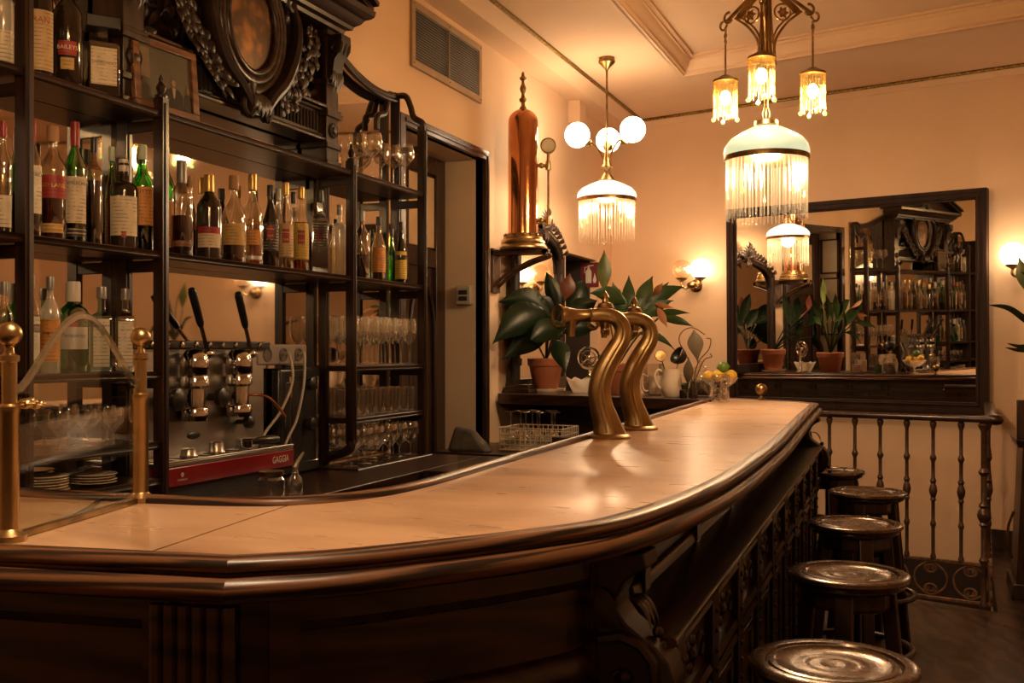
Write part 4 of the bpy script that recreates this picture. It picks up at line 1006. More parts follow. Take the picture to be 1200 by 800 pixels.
# middle shelf, centre bay
bottle('clear bottle of dark liqueur with tall grey cap right of the second post', 213, 188, 26, ZM, 'std', G_CLEAR, C_GREY, (Q_RED, .42), [(.10, .16, L_BROWN, .9)], cap0=.76, capr=.46)
bottle('narrow bottle with brown label behind the grey capped bottle', 223, 206, 13, ZM, 'long', G_CLEAR, C_CORK, (Q_BROWN, .4), [(.36, .66, L_BROWN, 1.1)], X=XK)
bottle('black bottle with gold cap and red and cream label', 245, 205, 29, ZM, 'std', G_DARK, C_GOLD, None, [(.14, .30, L_CREAM, 1.0), (.30, .38, L_RED, 1.0)], cap0=.80, capr=.42)
bottle('round shouldered bottle with big oval gold label', 274, 206, 29, ZM, 'flask', G_CLEAR, C_CORK, (Q_RED, .40), [(.20, .44, L_GOLD, 1.0)], cap0=.84)
bottle('clear decorated bottle with orange and red label', 296, 204, 25, ZM, 'flask', G_CLEAR, C_GOLD, (Q_PALE, .5), [(.22, .38, L_ORANGE, .7), (.06, .10, L_SILVER, 1.0)], cap0=.82)
bottle('dark rum bottle with black label and red round seal', 317, 217, 20, ZM, 'long', G_DARK, C_BLACK, None, [(.20, .54, L_BLACK, 1.1), (.34, .50, L_RED, .42)], [('HAVANA', .46, .0085, INKW), ('CLUB', .38, .0095, INKW)])
bottle('clear rum bottle with pale label and red round seal', 335, 214, 19, ZM, 'long', G_CLEAR, C_GOLD, (Q_PALE, .55), [(.14, .52, L_PARCH, 1.1), (.30, .46, L_RED, .42)], [('HAVANA', .42, .0085, INKW), ('CLUB', .34, .0095, INKW)])
bottle('rum bottle with yellow label and red round seal', 353, 219, 19, ZM, 'long', G_CLEAR, C_GOLD, (Q_AMBER, .58), [(.14, .56, L_YELLOW, 1.1), (.32, .48, L_RED, .42)], [('HAVANA', .44, .0085, INKW), ('CLUB', .36, .0095, INKW)])
bottle('bottle neck with grey cap behind the dark rum bottle', 326, 221, 15, ZM, 'long', G_CLEAR, C_GREY, (Q_AMBER, .5), [], X=XK)
bottle('bottle neck with black cap between the two lighter rums', 344, 225, 15, ZM, 'long', G_CLEAR, C_BLACK, (Q_BROWN, .5), [], X=XK)
bottle('square clear bottle of amber spirit with black cap and small dark label', 375, 223, 21, ZM, 'square', G_CLEAR, C_BLACK, (Q_BROWN, .42), [(.32, .62, L_BLACK, .8), (.40, .52, L_RED, .4)])
bottle('pale textured bottle with grey cap left of the third post', 398, 240, 18, ZM, 'shoulder', G_FROST, C_GREY, (Q_PALE, .4), [], capr=.36)
bottle('clear bottle with a dark remainder right of the third post', 424, 247, 19, ZM, 'std', G_CLEAR, C_GREY, (Q_RED, .36), [], cap0=.84)
bottle('clear bottle with orange label near the right end of the shelf', 444, 254, 17, ZM, 'long', G_CLEAR, C_BLACK, (Q_BROWN, .3), [(.14, .52, L_ORANGE, 1.1)])
bottle('thin green bottle behind the yellow labelled one', 459, 268, 11, ZM, 'long', G_GREEN, C_BLACK, None, [], X=XK)
bottle('dark bottle with yellow label at the right end of the shelf', 470, 260, 15, ZM, 'long', G_DGREEN, C_BLACK, None, [(.08, .38, L_YELLOW, 1.1), (.46, .52, L_YELLOW, 1.0)])
# top shelf
bottle('frosted bottle with pale label at the left end of the top shelf', 3, -40, 25, ZT, 'std', G_FROST, C_GREY, None, [(.06, .36, L_CREAM, 1.0)])
bottle('brown capped liqueur bottle with large parchment label on the top shelf', 46, -58, 31, ZT, 'std', G_DARK, C_BROWN, None, [(.06, .52, L_PARCH, 1.2)], [('FRAN', .44, .026, INKR)], capr=.5)
bottle('black cream liqueur bottle with small red badge', 79, -34, 33, ZT, 'std', G_DARK, C_BLACK, None, [(.26, .38, L_RED, .62), (.14, .24, L_GOLD, .45)], [('BAILEYS', .325, .0185, INKW)])
bottle('square liqueur bottle with flat black cap and cream label', 119, 19, 38, ZT, 'square', G_CLEAR, None, (Q_RED, .36), [(.14, .58, L_CREAM, .82)], [('DISARONNO', .40, .0125, INK)], turn=.15)
q = [o for o in bpy.data.objects if o.get('label', '').startswith('square liqueur')][0]
p = q.location; r0 = ray(119, 400); d = p.x / r0.x; H = (HOR - 19) / FPX * d + CAM_H - ZT; f = atan2(-p.y, -p.x) + .15
MB().obox(p + Vector((0, 0, H * .90)), (.105, .08, H * .15), (-sin(f), cos(f), 0), (cos(f), sin(f), 0), (0, 0, 1)).build('cap', C_BLACK, q, bev=.004)
# gin shelf, left bay
bottle('clear gin bottle with red lettered label behind the left post', 37, 322, 19, Z1, 'std', G_CLEAR, C_GREY, (Q_PALE, .6), [(.10, .58, L_WHITE, 1.1), (.42, .50, L_RED, 1.1)], [('BEEFEATER', .46, .0105, INKW)])
bottle('pale textured gin bottle with orange label', 59, 324, 22, Z1, 'std', G_FROST, C_GREY, None, [(.12, .56, L_ORANGE, 1.1)], [('Seagram\'s', .42, .012, INK)])
bottle('broad bright green gin bottle with silver label and red seal', 86, 330, 37, Z1, 'squat', G_GREEN, C_WHITE, None, [(.26, .50, L_SILVER, .95), (.50, .60, L_RED, .28)], [('Tanqueray', .41, .018, INK)], cap0=.78, capr=.44)
bottle('pale blue gin bottle with tall white label', 119, 336, 27, Z1, 'square', G_BLUE, C_GREY, None, [(.06, .62, L_WHITE, .72)], [('BOMBAY', .54, .0125, INK)])
bottle('clear square gin bottle with white label beside the second post', 147, 338, 24, Z1, 'square', G_CLEAR, C_GREY, (Q_PALE, .5), [(.06, .60, L_WHITE, .72)], [('DRY GIN', .50, .008, INK)])
bottle('clear bottle at the left end of the gin shelf', 5, 330, 20, Z1, 'std', G_CLEAR, C_GREY, (Q_PALE, .5), [(.1, .5, L_BROWN, 1.0)])

# ------------------------------------------------------------------ glassware
def goblet(h, r, foot=.030, bowl=.45):
    return [(.0, .0015), (foot, .002), (foot, .004), (.006, .009), (.0038, .02), (.0036, h * (1 - bowl) - .012), (.008, h * (1 - bowl) - .004), (r * .55, h * (1 - bowl) + .012), (r * .9, h * (1 - bowl) + h * bowl * .3), (r, h * (1 - bowl) + h * bowl * .55), (r * .93, h - h * bowl * .15), (r * .84, h)]
def tumbler(h, r): return [(.0, .006), (r * .78, .006), (r * .80, 0), (r * .84, .004), (r * .9, h * .4), (r, h), (r * .96, h), (r * .86, h * .4), (r * .76, .012), (0, .012)]
def glasses(name, prof, spots, label, cat, group, n=16):
    o0 = None
    for p in spots:
        if o0 is None:
            o0 = o = MB().lathe(prof, (0, 0, 0), n, open_=True).build(name, M_CLEAR, at=(0, 0, 0), smooth=60)
            tag(o, label, cat, group)
        else:
            o = o0.copy(); COL.objects.link(o)
        o.location = p
jit = random.Random(3); J = lambda s_: (jit.random() - .5) * s_
def row(X, y0, y1, n, z, j=.012): return [Vector((X + J(j), lerp(y0, y1, i / (n - 1)) + J(j), z)) for i in range(n)]
YL, YR_ = YP2 + .075, YP3 - .065
glasses('wine_glass', goblet(.235, .042, .032, .54), row(-2.495, YL, YR_, 7, Z1, .006) + row(-2.585, YL + .02, YR_ + .01, 7, Z1, .006), 'tall stemmed wine glass in the two rows under the mid shelf', 'wine glass', 'wine glasses on the right lower shelves')
glasses('tumbler', tumbler(.125, .035), row(-2.50, YL, YR_, 8, Z2, .006) + row(-2.585, YL, YR_, 8, Z2, .006), 'plain tumbler in the two rows below the wine glasses', 'glass', 'tumblers on the right lower shelves')
glasses('brandy_balloon', goblet(.175, .046, .034, .62), row(-2.485, YL - .02, YR_, 6, Z4, .006) + row(-2.590, YL, YR_, 6, Z4, .006), 'round brandy balloon on the lowest shelf at the right', 'glass', 'brandy balloons on the bottom right shelf')
glasses('gin_balloon', goblet(.225, .052, .036, .48), [Vector((onX(x, 200, X).x, onX(x, 200, X).y, ZT)) for x, X in ((419, -2.57), (436, -2.49), (447, -2.58), (461, -2.55), (474, -2.48))], 'large round stemmed glass on the top shelf beside the crest', 'glass', 'large stemmed glasses on the top shelf')
glasses('sherry_glass', goblet(.125, .034, .026, .58), row(-2.49, 2.42, 2.76, 4, Z2, .006) + row(-2.59, 2.38, 2.72, 3, Z2, .006), 'short stemmed glass on the shelf below the gin bottles', 'glass', 'short glasses on the left lower shelf')
plate = [(0, .004), (.05, .004), (.055, 0), (.06, .004), (.095, .014), (.10, .017), (.095, .019), (.058, .008), (0, .007)]
o0 = MB().lathe(plate, (0, 0, 0), 24).build('side_plate', M_CREAM, at=(-2.52, 2.20, Z2)); tag(o0, 'cream side plate in the stack beside the short glasses', 'plate', 'stacked side plates')
for k in range(1, 7):
    o = o0.copy(); COL.objects.link(o); o.location = (-2.52 + J(.006), 2.20 + J(.006), Z2 + .0085 * k)
sauc = [(0, .004), (.035, .004), (.04, 0), (.045, .004), (.07, .012), (.068, .014), (.04, .008), (0, .007)]
i_ = 0
for (yy, nn_) in ((2.38, 6), (2.58, 4)):
    for k in range(nn_):
        if i_ == 0: s0 = o = MB().lathe(sauc, (0, 0, 0), 20).build('saucer', M_CREAM, at=(0, 0, 0)); tag(o, 'small cream saucer stacked low behind the glass screen', 'saucer', 'stacked saucers')
        else: o = s0.copy(); COL.objects.link(o)
        o.location = (-2.51 + J(.006), yy + J(.006), Z3 + .0085 * k); i_ += 1

# ------------------------------------------------------------------ framed photograph on the top shelf
pf = thing('framed_photograph', 'brown framed dark photograph of two people leaning on the top shelf', 'picture frame', (-2.52, 2.97, ZT))
A = onX(157, 106, -2.485); B = onX(232, 141, -2.462); A.z = B.z = ZT; u = (B - A).normalized(); w_ = (B - A).length; back = Vector((-u.y, u.x, 0)) ; hgt = .255
up = (Vector((0, 0, 1)) + back * .08).normalized(); nrm = u.cross(up)
def pfp(a, b, c=0): return A + u * a + up * b + nrm * c
def slabp(mb, a0, a1, b0, b1, c0, c1): 
    vs = [pfp(a, b, c) for c in (c0, c1) for a, b in ((a0, b0), (a1, b0), (a1, b1), (a0, b1))]
    mb.add(vs, [(3, 2, 1, 0), (4, 5, 6, 7), (0, 1, 5, 4), (1, 2, 6, 5), (2, 3, 7, 6), (3, 0, 4, 7)])
m = MB(); fw = .028
slabp(m, 0, w_, 0, fw, -.01, .012); slabp(m, 0, w_, hgt - fw, hgt, -.01, .012); slabp(m, 0, fw, fw, hgt - fw, -.01, .012); slabp(m, w_ - fw, w_, fw, hgt - fw, -.01, .012)
m.build('frame', wood('frame_wood', (.11, .042, .018), (.20, .085, .036), .35, 14), pf, bev=.003)
m = MB(); slabp(m, fw, w_ - fw, fw, hgt - fw, -.004, .002); m.build('print', pmat('photo_ground', (.085, .078, .060), .3, col2=(.11, .10, .075), nscale=5), pf)
def patch(nm, pts, col, c=.004):
    mb = MB(); k = len(pts); mb.add([pfp(a * w_, b * hgt, c) for a, b in pts], [tuple(range(k))]); mb.build(nm, pmat('photo_' + nm, col, .3), pf, smooth=0)
def disc(cx, cy, rx, ry, k=14): return [(cx + rx * cos(2 * pi * i / k), cy + ry * sin(2 * pi * i / k)) for i in range(k)]
patch('window', [(.12, .45), (.26, .45), (.26, .86), (.12, .86)], (.20, .15, .10))
patch('figure', [(.46, .12), (.76, .12), (.77, .30), (.71, .385), (.645, .41), (.58, .405), (.51, .36), (.47, .26)], (.010, .009, .008))
patch('shirt', [(.605, .26), (.625, .26), (.65, .405), (.585, .405)], (.34, .29, .21), .005)
patch('face', disc(.617, .475, .034, .058), (.30, .165, .085), .005)
patch('hair', [(.583, .49), (.59, .535), (.617, .548), (.645, .535), (.651, .49), (.64, .515), (.60, .518)], (.10, .09, .075), .0055)
patch('figure', [(.78, .12), (.90, .12), (.90, .33), (.855, .37), (.80, .35)], (.012, .010, .009), .0045)
patch('face', disc(.845, .42, .026, .046), (.24, .13, .07), .005)

# ------------------------------------------------------------------ back counter and coffee machine
bc = thing('back_counter', 'low dark wooden counter under the back bar shelves', 'counter', (-2.4, 3.4, 0))
MB().box((XL + .002, YA - .5, .86), (-2.14, 4.90, .898)).build('counter_top', M_WOODY, bc, bev=.004)
MB().box((XL + .002, YA - .5, 0), (-2.2, 4.88, .86)).build('carcass', M_WOODY, bc)
cm = thing('espresso_machine', 'two lever steel espresso machine with a red front tray', 'coffee machine', (-2.5, 3.1, .90))
MY0, MY1 = 2.850, 3.62
MB().box((-2.640, MY0, .93), (-2.60, MY1, 1.45)).build('back_body', M_STEEL, cm, bev=.01)
MB().box((-2.60, MY0, 1.06), (-2.595, MY1, 1.455)).build('splash_panel', M_STEEL, cm, bev=.003)
m = MB().box((-2.635, MY0, 1.455), (-2.565, MY1 + .005, 1.485)); m.build('top_rail', M_BLACK, cm, bev=.004)
m = MB()
for k in range(9): m.lathe([(.012, 0), (.014, .006), (.010, .016), (0, .018)], (-2.575, MY0 + .06 + k * .08, 1.47), 10, ax=(1, 0, 0))
m.build('stud', M_CHROME, cm)
m = MB().box((-2.60, MY0, 1.035), (-2.467, MY1 + .03, 1.050)); m.box((-2.474, MY0, 1.050), (-2.463, MY1 + .03, 1.057)); m.build('drip_tray', M_STEEL, cm, bev=.003)
for k in range(11): MB().box((-2.585, MY0 + .04 + k * .065, 1.0495), (-2.485, MY0 + .055 + k * .065, 1.053)).build('tray_slot', M_BLACK, cm)
MB().prism([(-2.60, .950), (-2.485, .950), (-2.465, .968), (-2.463, 1.034), (-2.60, 1.034)], lambda a, b, t: Vector((a, t, b)), MY0, MY1 + .03).build('red_front', M_RED, cm, smooth=0, bev=.004)
MB().box((-2.635, MY0 + .03, .898), (-2.50, MY1 - .03, .951)).build('base', M_BLACK, cm)
vs, fs = lettering('GAGGIA', .040)
p = onX(329, 538, -2.461); MB().add([(-2.4612, p.y + v.x * .75, p.z + v.y) for v in vs], fs).build('lettering', INKW, cm, smooth=0)
p = onX(214, 558, -2.461); vs, fs = lettering('OROBIANCO', .009)
mm = MB().add([(-2.4612, p.y + v.x, p.z - .012 + v.y) for v in vs], fs); mm.lathe([(.008, 0), (.008, .001), (.005, .001), (.005, 0)], (-2.4618, p.y, p.z + .006), 12, ax=(1, 0, 0)); mm.build('maker_badge', INKW, cm, smooth=0)
def group_head(y):
    x = -2.54
    m = MB().lathe([(a * 1.06, 1.185 + (b - 1.235) * 1.093) for a, b in [(.046, 1.235), (.048, 1.245), (.048, 1.275), (.044, 1.28), (.037, 1.285), (.037, 1.345), (.043, 1.35), (.050, 1.355), (.050, 1.385), (.046, 1.39), (.050, 1.395), (.050, 1.44), (.044, 1.462), (.028, 1.478), (.0, 1.482)]], (x, y, 0), 20)
    m.bar((-2.598, y, 1.37), (x, y, 1.37), .05, .05); h = m.build('group_head', M_CHROME, cm)
    q = Vector((x + .03, y + .04, 1.435)); e = Vector((x + .10, y - .14, 1.668)); mid = q + (e - q) * .45
    mm = MB().tube([q, mid], .008, 8); mm.ball(q, .018, 10, 8); mm.lathe([(.015, -.02), (.015, .02)], q, 10, ax=(0, 1, 0)); mm.build('lever_rod', M_CHROME, h)
    MB().tube([mid, mid + (e - mid) * .1, e - (e - mid) * .1, e], [.011, .014, .016, .012], 10).build('lever_handle', M_BLACK, h)
for y in (3.112, 3.379): group_head(y)
def knob(p, r, mb): mb.lathe([(r * .4, -.05), (r * .4, 0), (r, .004), (r * 1.05, .015), (r, .028), (r * .5, .034), (0, .035)], p, 12, ax=(1, 0, 0))
for px, py, r in ((204, 468, .040), (256, 465, .036), (288, 494, .026)):
    m = MB(); knob(onX(px, py, -2.555), r, m); m.build('steam_knob', M_BLACK, cm)
p = onX(227, 510, -2.594); MB().ball(p, .03, 14, 8, (.15, 1.3, .5)).build('dark_badge', M_BLACK, cm)
p = onX(292, 462, -2.56); MB().tube(bez([p, p + Vector((.05, .05, -.01)), p + Vector((.07, .11, -.06)), p + Vector((.08, .14, -.10))], 6), .006, 7).build('steam_wand', M_COPPER, cm)
# portafilters and little cups on the tray
for i, (y, lab_) in enumerate(((2.98, 'small steel filter basket upside down on the coffee machine tray'), (3.14, 'steel tamper cup in the middle of the coffee machine tray'))):
    p = (-2.525, y + .08, 1.054)
    tag(MB().lathe([(.032, 0), (.033, .006), (.030, .01), (.027, .03 + .012 * i), (.02, .034 + .012 * i), (0, .034 + .012 * i)], p, 18).build('filter_basket', M_STEEL, at=p), lab_, 'filter basket')
p = Vector((-2.53, 3.40, 1.054)); pfh = thing('portafilter', 'black handled portafilter lying on the coffee machine tray', 'portafilter', p)
MB().lathe([(.030, 0), (.034, .004), (.034, .034), (.036, .036), (.036, .044), (0, .044)], p, 18).build('basket', M_CHROME, pfh)
MB().tube([p + Vector((.01, .03, .025)), p + Vector((.02, .06, .03)), p + Vector((.035, .14, .028)), p + Vector((.04, .17, .027))], [.010, .017, .020, .014], 10).build('handle', M_BLACK, pfh)
# power sockets with white leads, and a second steel appliance
p = onX(328, 413, -2.60)
ps = thing('power_socket_strip', 'triple power socket strip above the red tray of the coffee machine', 'power strip', p)
MB().box((-2.635, 3.57, 1.385), (-2.59, 3.94, 1.475)).build('housing', pmat('socket_plastic', (.30, .25, .21), .45), ps, bev=.008)
m = MB()
for y in (3.64, 3.755, 3.87): m.lathe([(.030, 0), (.030, .004), (.024, .004), (.022, .0005), (0, .0005)], (-2.59, y, 1.43), 18, ax=(1, 0, 0))
m.build('socket', pmat('socket_dark', (.14, .11, .09), .4), ps)
M_LEAD = pmat('white_lead', (.50, .44, .36), .45)
for i, (a, pts) in enumerate(((3.755, [(343, 445), (330, 480), (312, 505), (305, 520)]), (3.87, [(356, 450), (348, 490), (338, 512), (333, 525)]))):
    qq = [(-2.585, a, 1.43), (-2.56, a, 1.43)] + [onX(x, y, -2.53) for x, y in pts] + [onX(pts[-1][0] - 4, pts[-1][1] + 12, -2.56)]
    tag(MB().tube(bez(qq, 6), .006, 7).build('power_lead', M_LEAD, at=qq[0]), ('pale power lead hanging from the middle socket', 'pale power lead hanging from the right hand socket')[i], 'cable')
gh = thing('hot_water_boiler', 'black appliance with chrome edged front right of the coffee machine', 'appliance', (-2.55, 3.9, .90))
MB().box((-2.632, 3.72, .90), (-2.585, 4.04, 1.37)).build('body', M_BLACK, gh, bev=.012)
MB().tube([(-2.584, 3.80, .95), (-2.584, 4.01, .95), (-2.584, 4.01, 1.33), (-2.584, 3.80, 1.33)], .008, 6, closed=True).build('chrome_edge', M_CHROME, gh)
for z in (1.30, 1.12): m = MB(); knob(Vector((-2.575, 3.93, z)), .03, m); m.build('knob', M_BLACK, gh)
MB().box((-2.588, 3.76, .97), (-2.580, 3.89, 1.31)).build('front_panel', M_BLACK, gh, bev=.004)
# things low on the back counter
p = onX(318, 578, -2.24); p.z = .898
j = thing('glass_jar', 'small glass jar in front of the red coffee machine tray', 'jar', p)
MB().lathe([(0, .003), (.048, .003), (.05, .01), (.05, .075), (.042, .085), (.042, .095)], p, 18, open_=True).build('glass_body', M_CLEAR, j); MB().lathe([(.044, .09), (.046, .092), (.046, .106), (0, .108)], p, 18).build('lid', M_BRASSD, j)
p = onX(346, 574, -2.22); p.z = .898
j = thing('oil_cruet', 'small clear bottle with a pouring spout beside the jar', 'bottle', p)
MB().lathe([(0, .003), (.026, .003), (.028, .01), (.028, .06), (.012, .085), (.010, .11)], p, 14, open_=True).build('glass_body', M_CLEAR, j)
MB().tube([p + Vector((0, 0, .105)), p + Vector((.005, .01, .13)), p + Vector((.01, .04, .16))], [.011, .008, .004], 8).build('spout', M_STEEL, j)
p = Vector((-2.02, 4.62, .0))
gs = thing('glass_partition', 'low glass pane on a dark wooden box right of the shelves', 'partition', p)
MB().box((-2.13, 4.18, .60), (-1.92, 4.88, .90)).build('wooden_box', M_WOODY, gs, bev=.004)
MB().box((-2.12, 4.18, .0), (-1.93, 4.86, .60)).build('plinth', M_WOODY, gs)
MB().box((-1.945, 4.16, .90), (-1.937, 4.90, 1.00)).build('pane', M_PANE, gs)
# ------------------------------------------------------------------ the large mirror on the end wall (it leans out a little at the top)
PT = radians(.87)
NM = Vector((sin(YAW) * cos(PT), cos(YAW) * cos(PT), sin(PT))); UM = Vector((-sin(YAW) * sin(PT), -cos(YAW) * sin(PT), cos(PT)))
M0 = CAMP + NM * 8.03
def mp_(a, b, c=0): return M0 + TW * a + UM * b - NM * c
A0, A1, B0, B1 = -3.49, -1.486, -.585, 1.05
bm_ = thing('wall_mirror', 'large dark framed mirror leaning out from the end wall', 'mirror', mp_((A0 + A1) / 2, B0))
def ringm(mb, g0, g1, c0, c1):
    """a flat mitred frame band between insets g0 (outer) and g1 (inner), from depth c0 to c1"""
    o = [(A0 + g0, B0 + g0), (A1 - g0, B0 + g0), (A1 - g0, B1 - g0), (A0 + g0, B1 - g0)]; i = [(A0 + g1, B0 + g1), (A1 - g1, B0 + g1), (A1 - g1, B1 - g1), (A0 + g1, B1 - g1)]
    vs = [mp_(a, b, c) for c in (c0, c1) for q in (o, i) for a, b in q]; fs = []
    for k in range(4):
        j = (k + 1) % 4
        fs += [(8 + k, 8 + j, 12 + j, 12 + k), (k, 4 + k, 4 + j, j), (k, j, 8 + j, 8 + k), (4 + k, 12 + k, 12 + j, 4 + j)]
    mb.add(vs, fs)
m = MB(); ringm(m, 0, .03, -.06, .030); ringm(m, .026, .058, -.06, .022); ringm(m, .055, .066, -.06, .034); ringm(m, .064, .080, -.02, .014)
m.build('frame', M_FRAME, bm_, smooth=0, bev=.004)
m = MB(); m.add([mp_(A0 + .07, B0 + .07, 0), mp_(A1 - .07, B0 + .07, 0), mp_(A1 - .07, B1 - .07, 0), mp_(A0 + .07, B1 - .07, 0)], [(0, 1, 2, 3)]); m.build('glass', M_MIRROR, bm_, smooth=0)
m = MB(); m.add([mp_(A0 + .03, B0 + .03, -.01), mp_(A1 - .03, B0 + .03, -.01), mp_(A1 - .03, B1 - .03, -.01), mp_(A0 + .03, B1 - .03, -.01)], [(3, 2, 1, 0)]); m.build('backing', M_DARK, bm_, smooth=0)

# ------------------------------------------------------------------ copper boiler on its wall bracket
BC = Vector((-2.45, 6.256, 0))
bo = thing('copper_boiler', 'tall polished copper boiler with brass base and valve on a wall bracket', 'boiler', BC + Vector((0, 0, 2.10)))
def bz(pr, name, mat, n=28, par=None): return MB().lathe(pr, BC, n).build(name, mat, par or bo)
dome = [(.0985 * cos(t), 2.945 + .085 * sin(t)) for t in [pi / 2 * k / 7 for k in range(8)]]
bz([(.0985, 2.20)] + dome[:-1] + [(.0, 3.03)], 'copper_body', M_COPPER)
bz([(.150, 2.105), (.156, 2.112), (.156, 2.122), (.148, 2.13), (.142, 2.14), (.146, 2.15), (.140, 2.165), (.132, 2.17), (.130, 2.185), (.120, 2.19), (.116, 2.205), (.0985, 2.21)], 'brass_base', M_BRASS)
for k in range(16): a = 2 * pi * k / 16; MB().lathe([(.008, 0), (.008, .014), (.005, .018), (0, .018)], BC + Vector((.122 * cos(a), .122 * sin(a), 2.19)), 6).build('bolt', M_BRASS, bo)
bz([(.030, 3.022), (.022, 3.04), (.014, 3.05), (.014, 3.07), (.024, 3.08), (.026, 3.095), (.014, 3.105), (.010, 3.13), (.018, 3.145), (.022, 3.165), (.016, 3.185), (.010, 3.195), (.010, 3.215), (.022, 3.225), (.024, 3.235), (.012, 3.245), (.008, 3.27), (0, 3.275)], 'safety_valve', M_BRASSD, 14)
U2 = Vector((_c, _s, 0))
m = MB()
for z in (2.66, 2.30):
    m.tube([BC + U2 * .09 + Vector((0, 0, z)), BC + U2 * .17 + Vector((0, 0, z))], .012, 8); m.lathe([(.018, -.03), (.02, -.01), (.02, .01), (.018, .03)], BC + U2 * .165 + Vector((0, 0, z)), 10); m.ball(BC + U2 * .12 + Vector((0, 0, z)), .02, 10, 6)
m.build('cock', M_BRASS, bo)
MB().tube([BC + U2 * .165 + Vector((0, 0, 2.30)), BC + U2 * .165 + Vector((0, 0, 2.70))], .007, 8).build('sight_tube', M_BRASSD, bo)
g = BC + U2 * .165 + Vector((0, 0, 2.79)); fc = Vector((.35, -.9, 0)).normalized()
m = MB().lathe([(.050, -.022), (.052, -.018), (.052, .010), (.046, .014), (.044, .010), (0, .010)], g, 20, ax=fc); m.tube([g, g - Vector((0, 0, .11))], .011, 8); m.build('pressure_gauge', M_BRASS, bo)
MB().lathe([(.043, .0115), (0, .0115)], g, 20, ax=fc, open_=True).build('gauge_face', M_PAPER, bo)
m = MB().box((XL, 6.20, 1.83), (XL + .02, 6.32, 2.12)); m.box((XL, 6.20, 2.075), (-2.27, 6.235, 2.105)); m.box((XL, 6.28, 2.075), (-2.27, 6.315, 2.105)); m.box((-2.30, 6.20, 2.075), (-2.27, 6.315, 2.105))
for y in (6.215, 6.30): m.tube(bez([(XL + .015, y, 1.87), (-2.56, y, 1.94), (-2.40, y, 2.02), (-2.28, y, 2.06), (-2.29, y, 2.085)], 6), .012, 8)
m.build('wall_bracket', M_IRON, bo)

# ------------------------------------------------------------------ carved mirror standing on the ledge against the left wall
cmx = XL + .06
ca = thing('carved_mirror', 'old mirror in a carved arched frame behind the copper boiler', 'mirror', (cmx, 6.92, BZ + .012))
MYa, MYb = 6.43, 7.42; mc = (MYa + MYb) / 2
arc = [(MYa + .03, BZ + .012), (MYa + .03, 2.06), (MYa + .05, 2.16), (MYa + .15, 2.25), (mc - .15, 2.31), (mc, 2.335), (mc + .15, 2.31), (MYb - .15, 2.25), (MYb - .05, 2.16), (MYb - .03, 2.06), (MYb - .03, BZ + .012)]
m = MB().tube(bez([(cmx + .015, a, b) for a, b in arc], 5), .035, 8, flat=1.0)
m.tube(bez([(cmx + .03, lerp(a, mc, .07), b - .03) for a, b in arc[1:-1]], 5), .014, 6)
m.box((cmx - .02, MYa, BZ + .012), (cmx + .05, MYb, BZ + .10)); m.build('frame', M_CARVE, ca, smooth=50)
MB().prism([(a, b) for a, b in arc], lambda a, b, t: Vector((t, a, b)), cmx - .01, cmx + .004).build('glass', M_MIRROR2, ca, smooth=0)
m = MB()
for k in range(9):
    a = pi * (k + .5) / 9; e = Vector((cmx + .07, mc + .15 * cos(a), 2.345 + .125 * sin(a) * (1.2 if k == 4 else 1)))
    m.leaf((cmx + .04, mc, 2.33), e, .065, (.03, 0, 0), side=(0, -sin(a), cos(a)), n=6, fold=.3)
m.leaf((cmx + .05, mc, 2.39), (cmx + .06, mc, 2.50), .075, (.03, 0, 0), side=(0, 1, 0), n=6, fold=.3)
for s_ in (-1, 1):
    for k in range(7):
        y = mc + s_ * (.12 + .05 * k); z = 2.335 - .010 * k - .003 * k * k; m.leaf((cmx + .04, y, z), (cmx + .06, y + s_ * .05, z + .055), .05, (.025, 0, 0), side=(0, .7, -s_ * .7), n=5, fold=.3)
    m.leaf((cmx + .05, mc, 2.33), (cmx + .06, mc + s_ * .04, 2.22), .05, (.025, 0, 0), side=(0, 1, 0), n=5)
m.build('crest_carving', M_CARVE, ca)

# fire point sign in the dark doorway
p = onY(691, 322, YE1 - .005)
sg = thing('fire_sign', 'small red fire extinguisher sign on the jamb of the dark corner doorway', 'sign', p)
e1 = Vector((_c, _s, 0)); e1 = Vector((1, 0, 0)); e2 = Vector((0, 0, 1)); n_ = Vector((e1.y, -e1.x, 0))
MB().obox(p, (.165, .215, .008), e1, e2).build('panel', pmat('sign_red', (.15, .010, .014), .5), sg)
m = MB()
fn = lambda a, b, t: p + n_ * t + e1 * (a * .75) + e2 * (b * .75)
def ext(pts): m.prism(pts, fn, .005, .007)
ext([(-.045, -.095), (.025, -.095), (.025, .035), (.010, .065), (-.030, .065), (-.045, .035)]); ext([(-.022, .065), (.002, .065), (.002, .09), (-.022, .09)]); ext([(-.022, .092), (.05, .105), (.05, .115), (-.022, .108)]); ext([(-.06, .02), (-.052, .02), (-.052, .085), (-.024, .085), (-.024, .093), (-.06, .093)])
ext([(.05, -.095), (.075, -.095), (.085, -.06), (.075, -.02), (.062, .02), (.055, -.02), (.042, -.06)])
m.build('pictogram', pmat('sign_white', (.70, .62, .52), .5), sg, smooth=0)

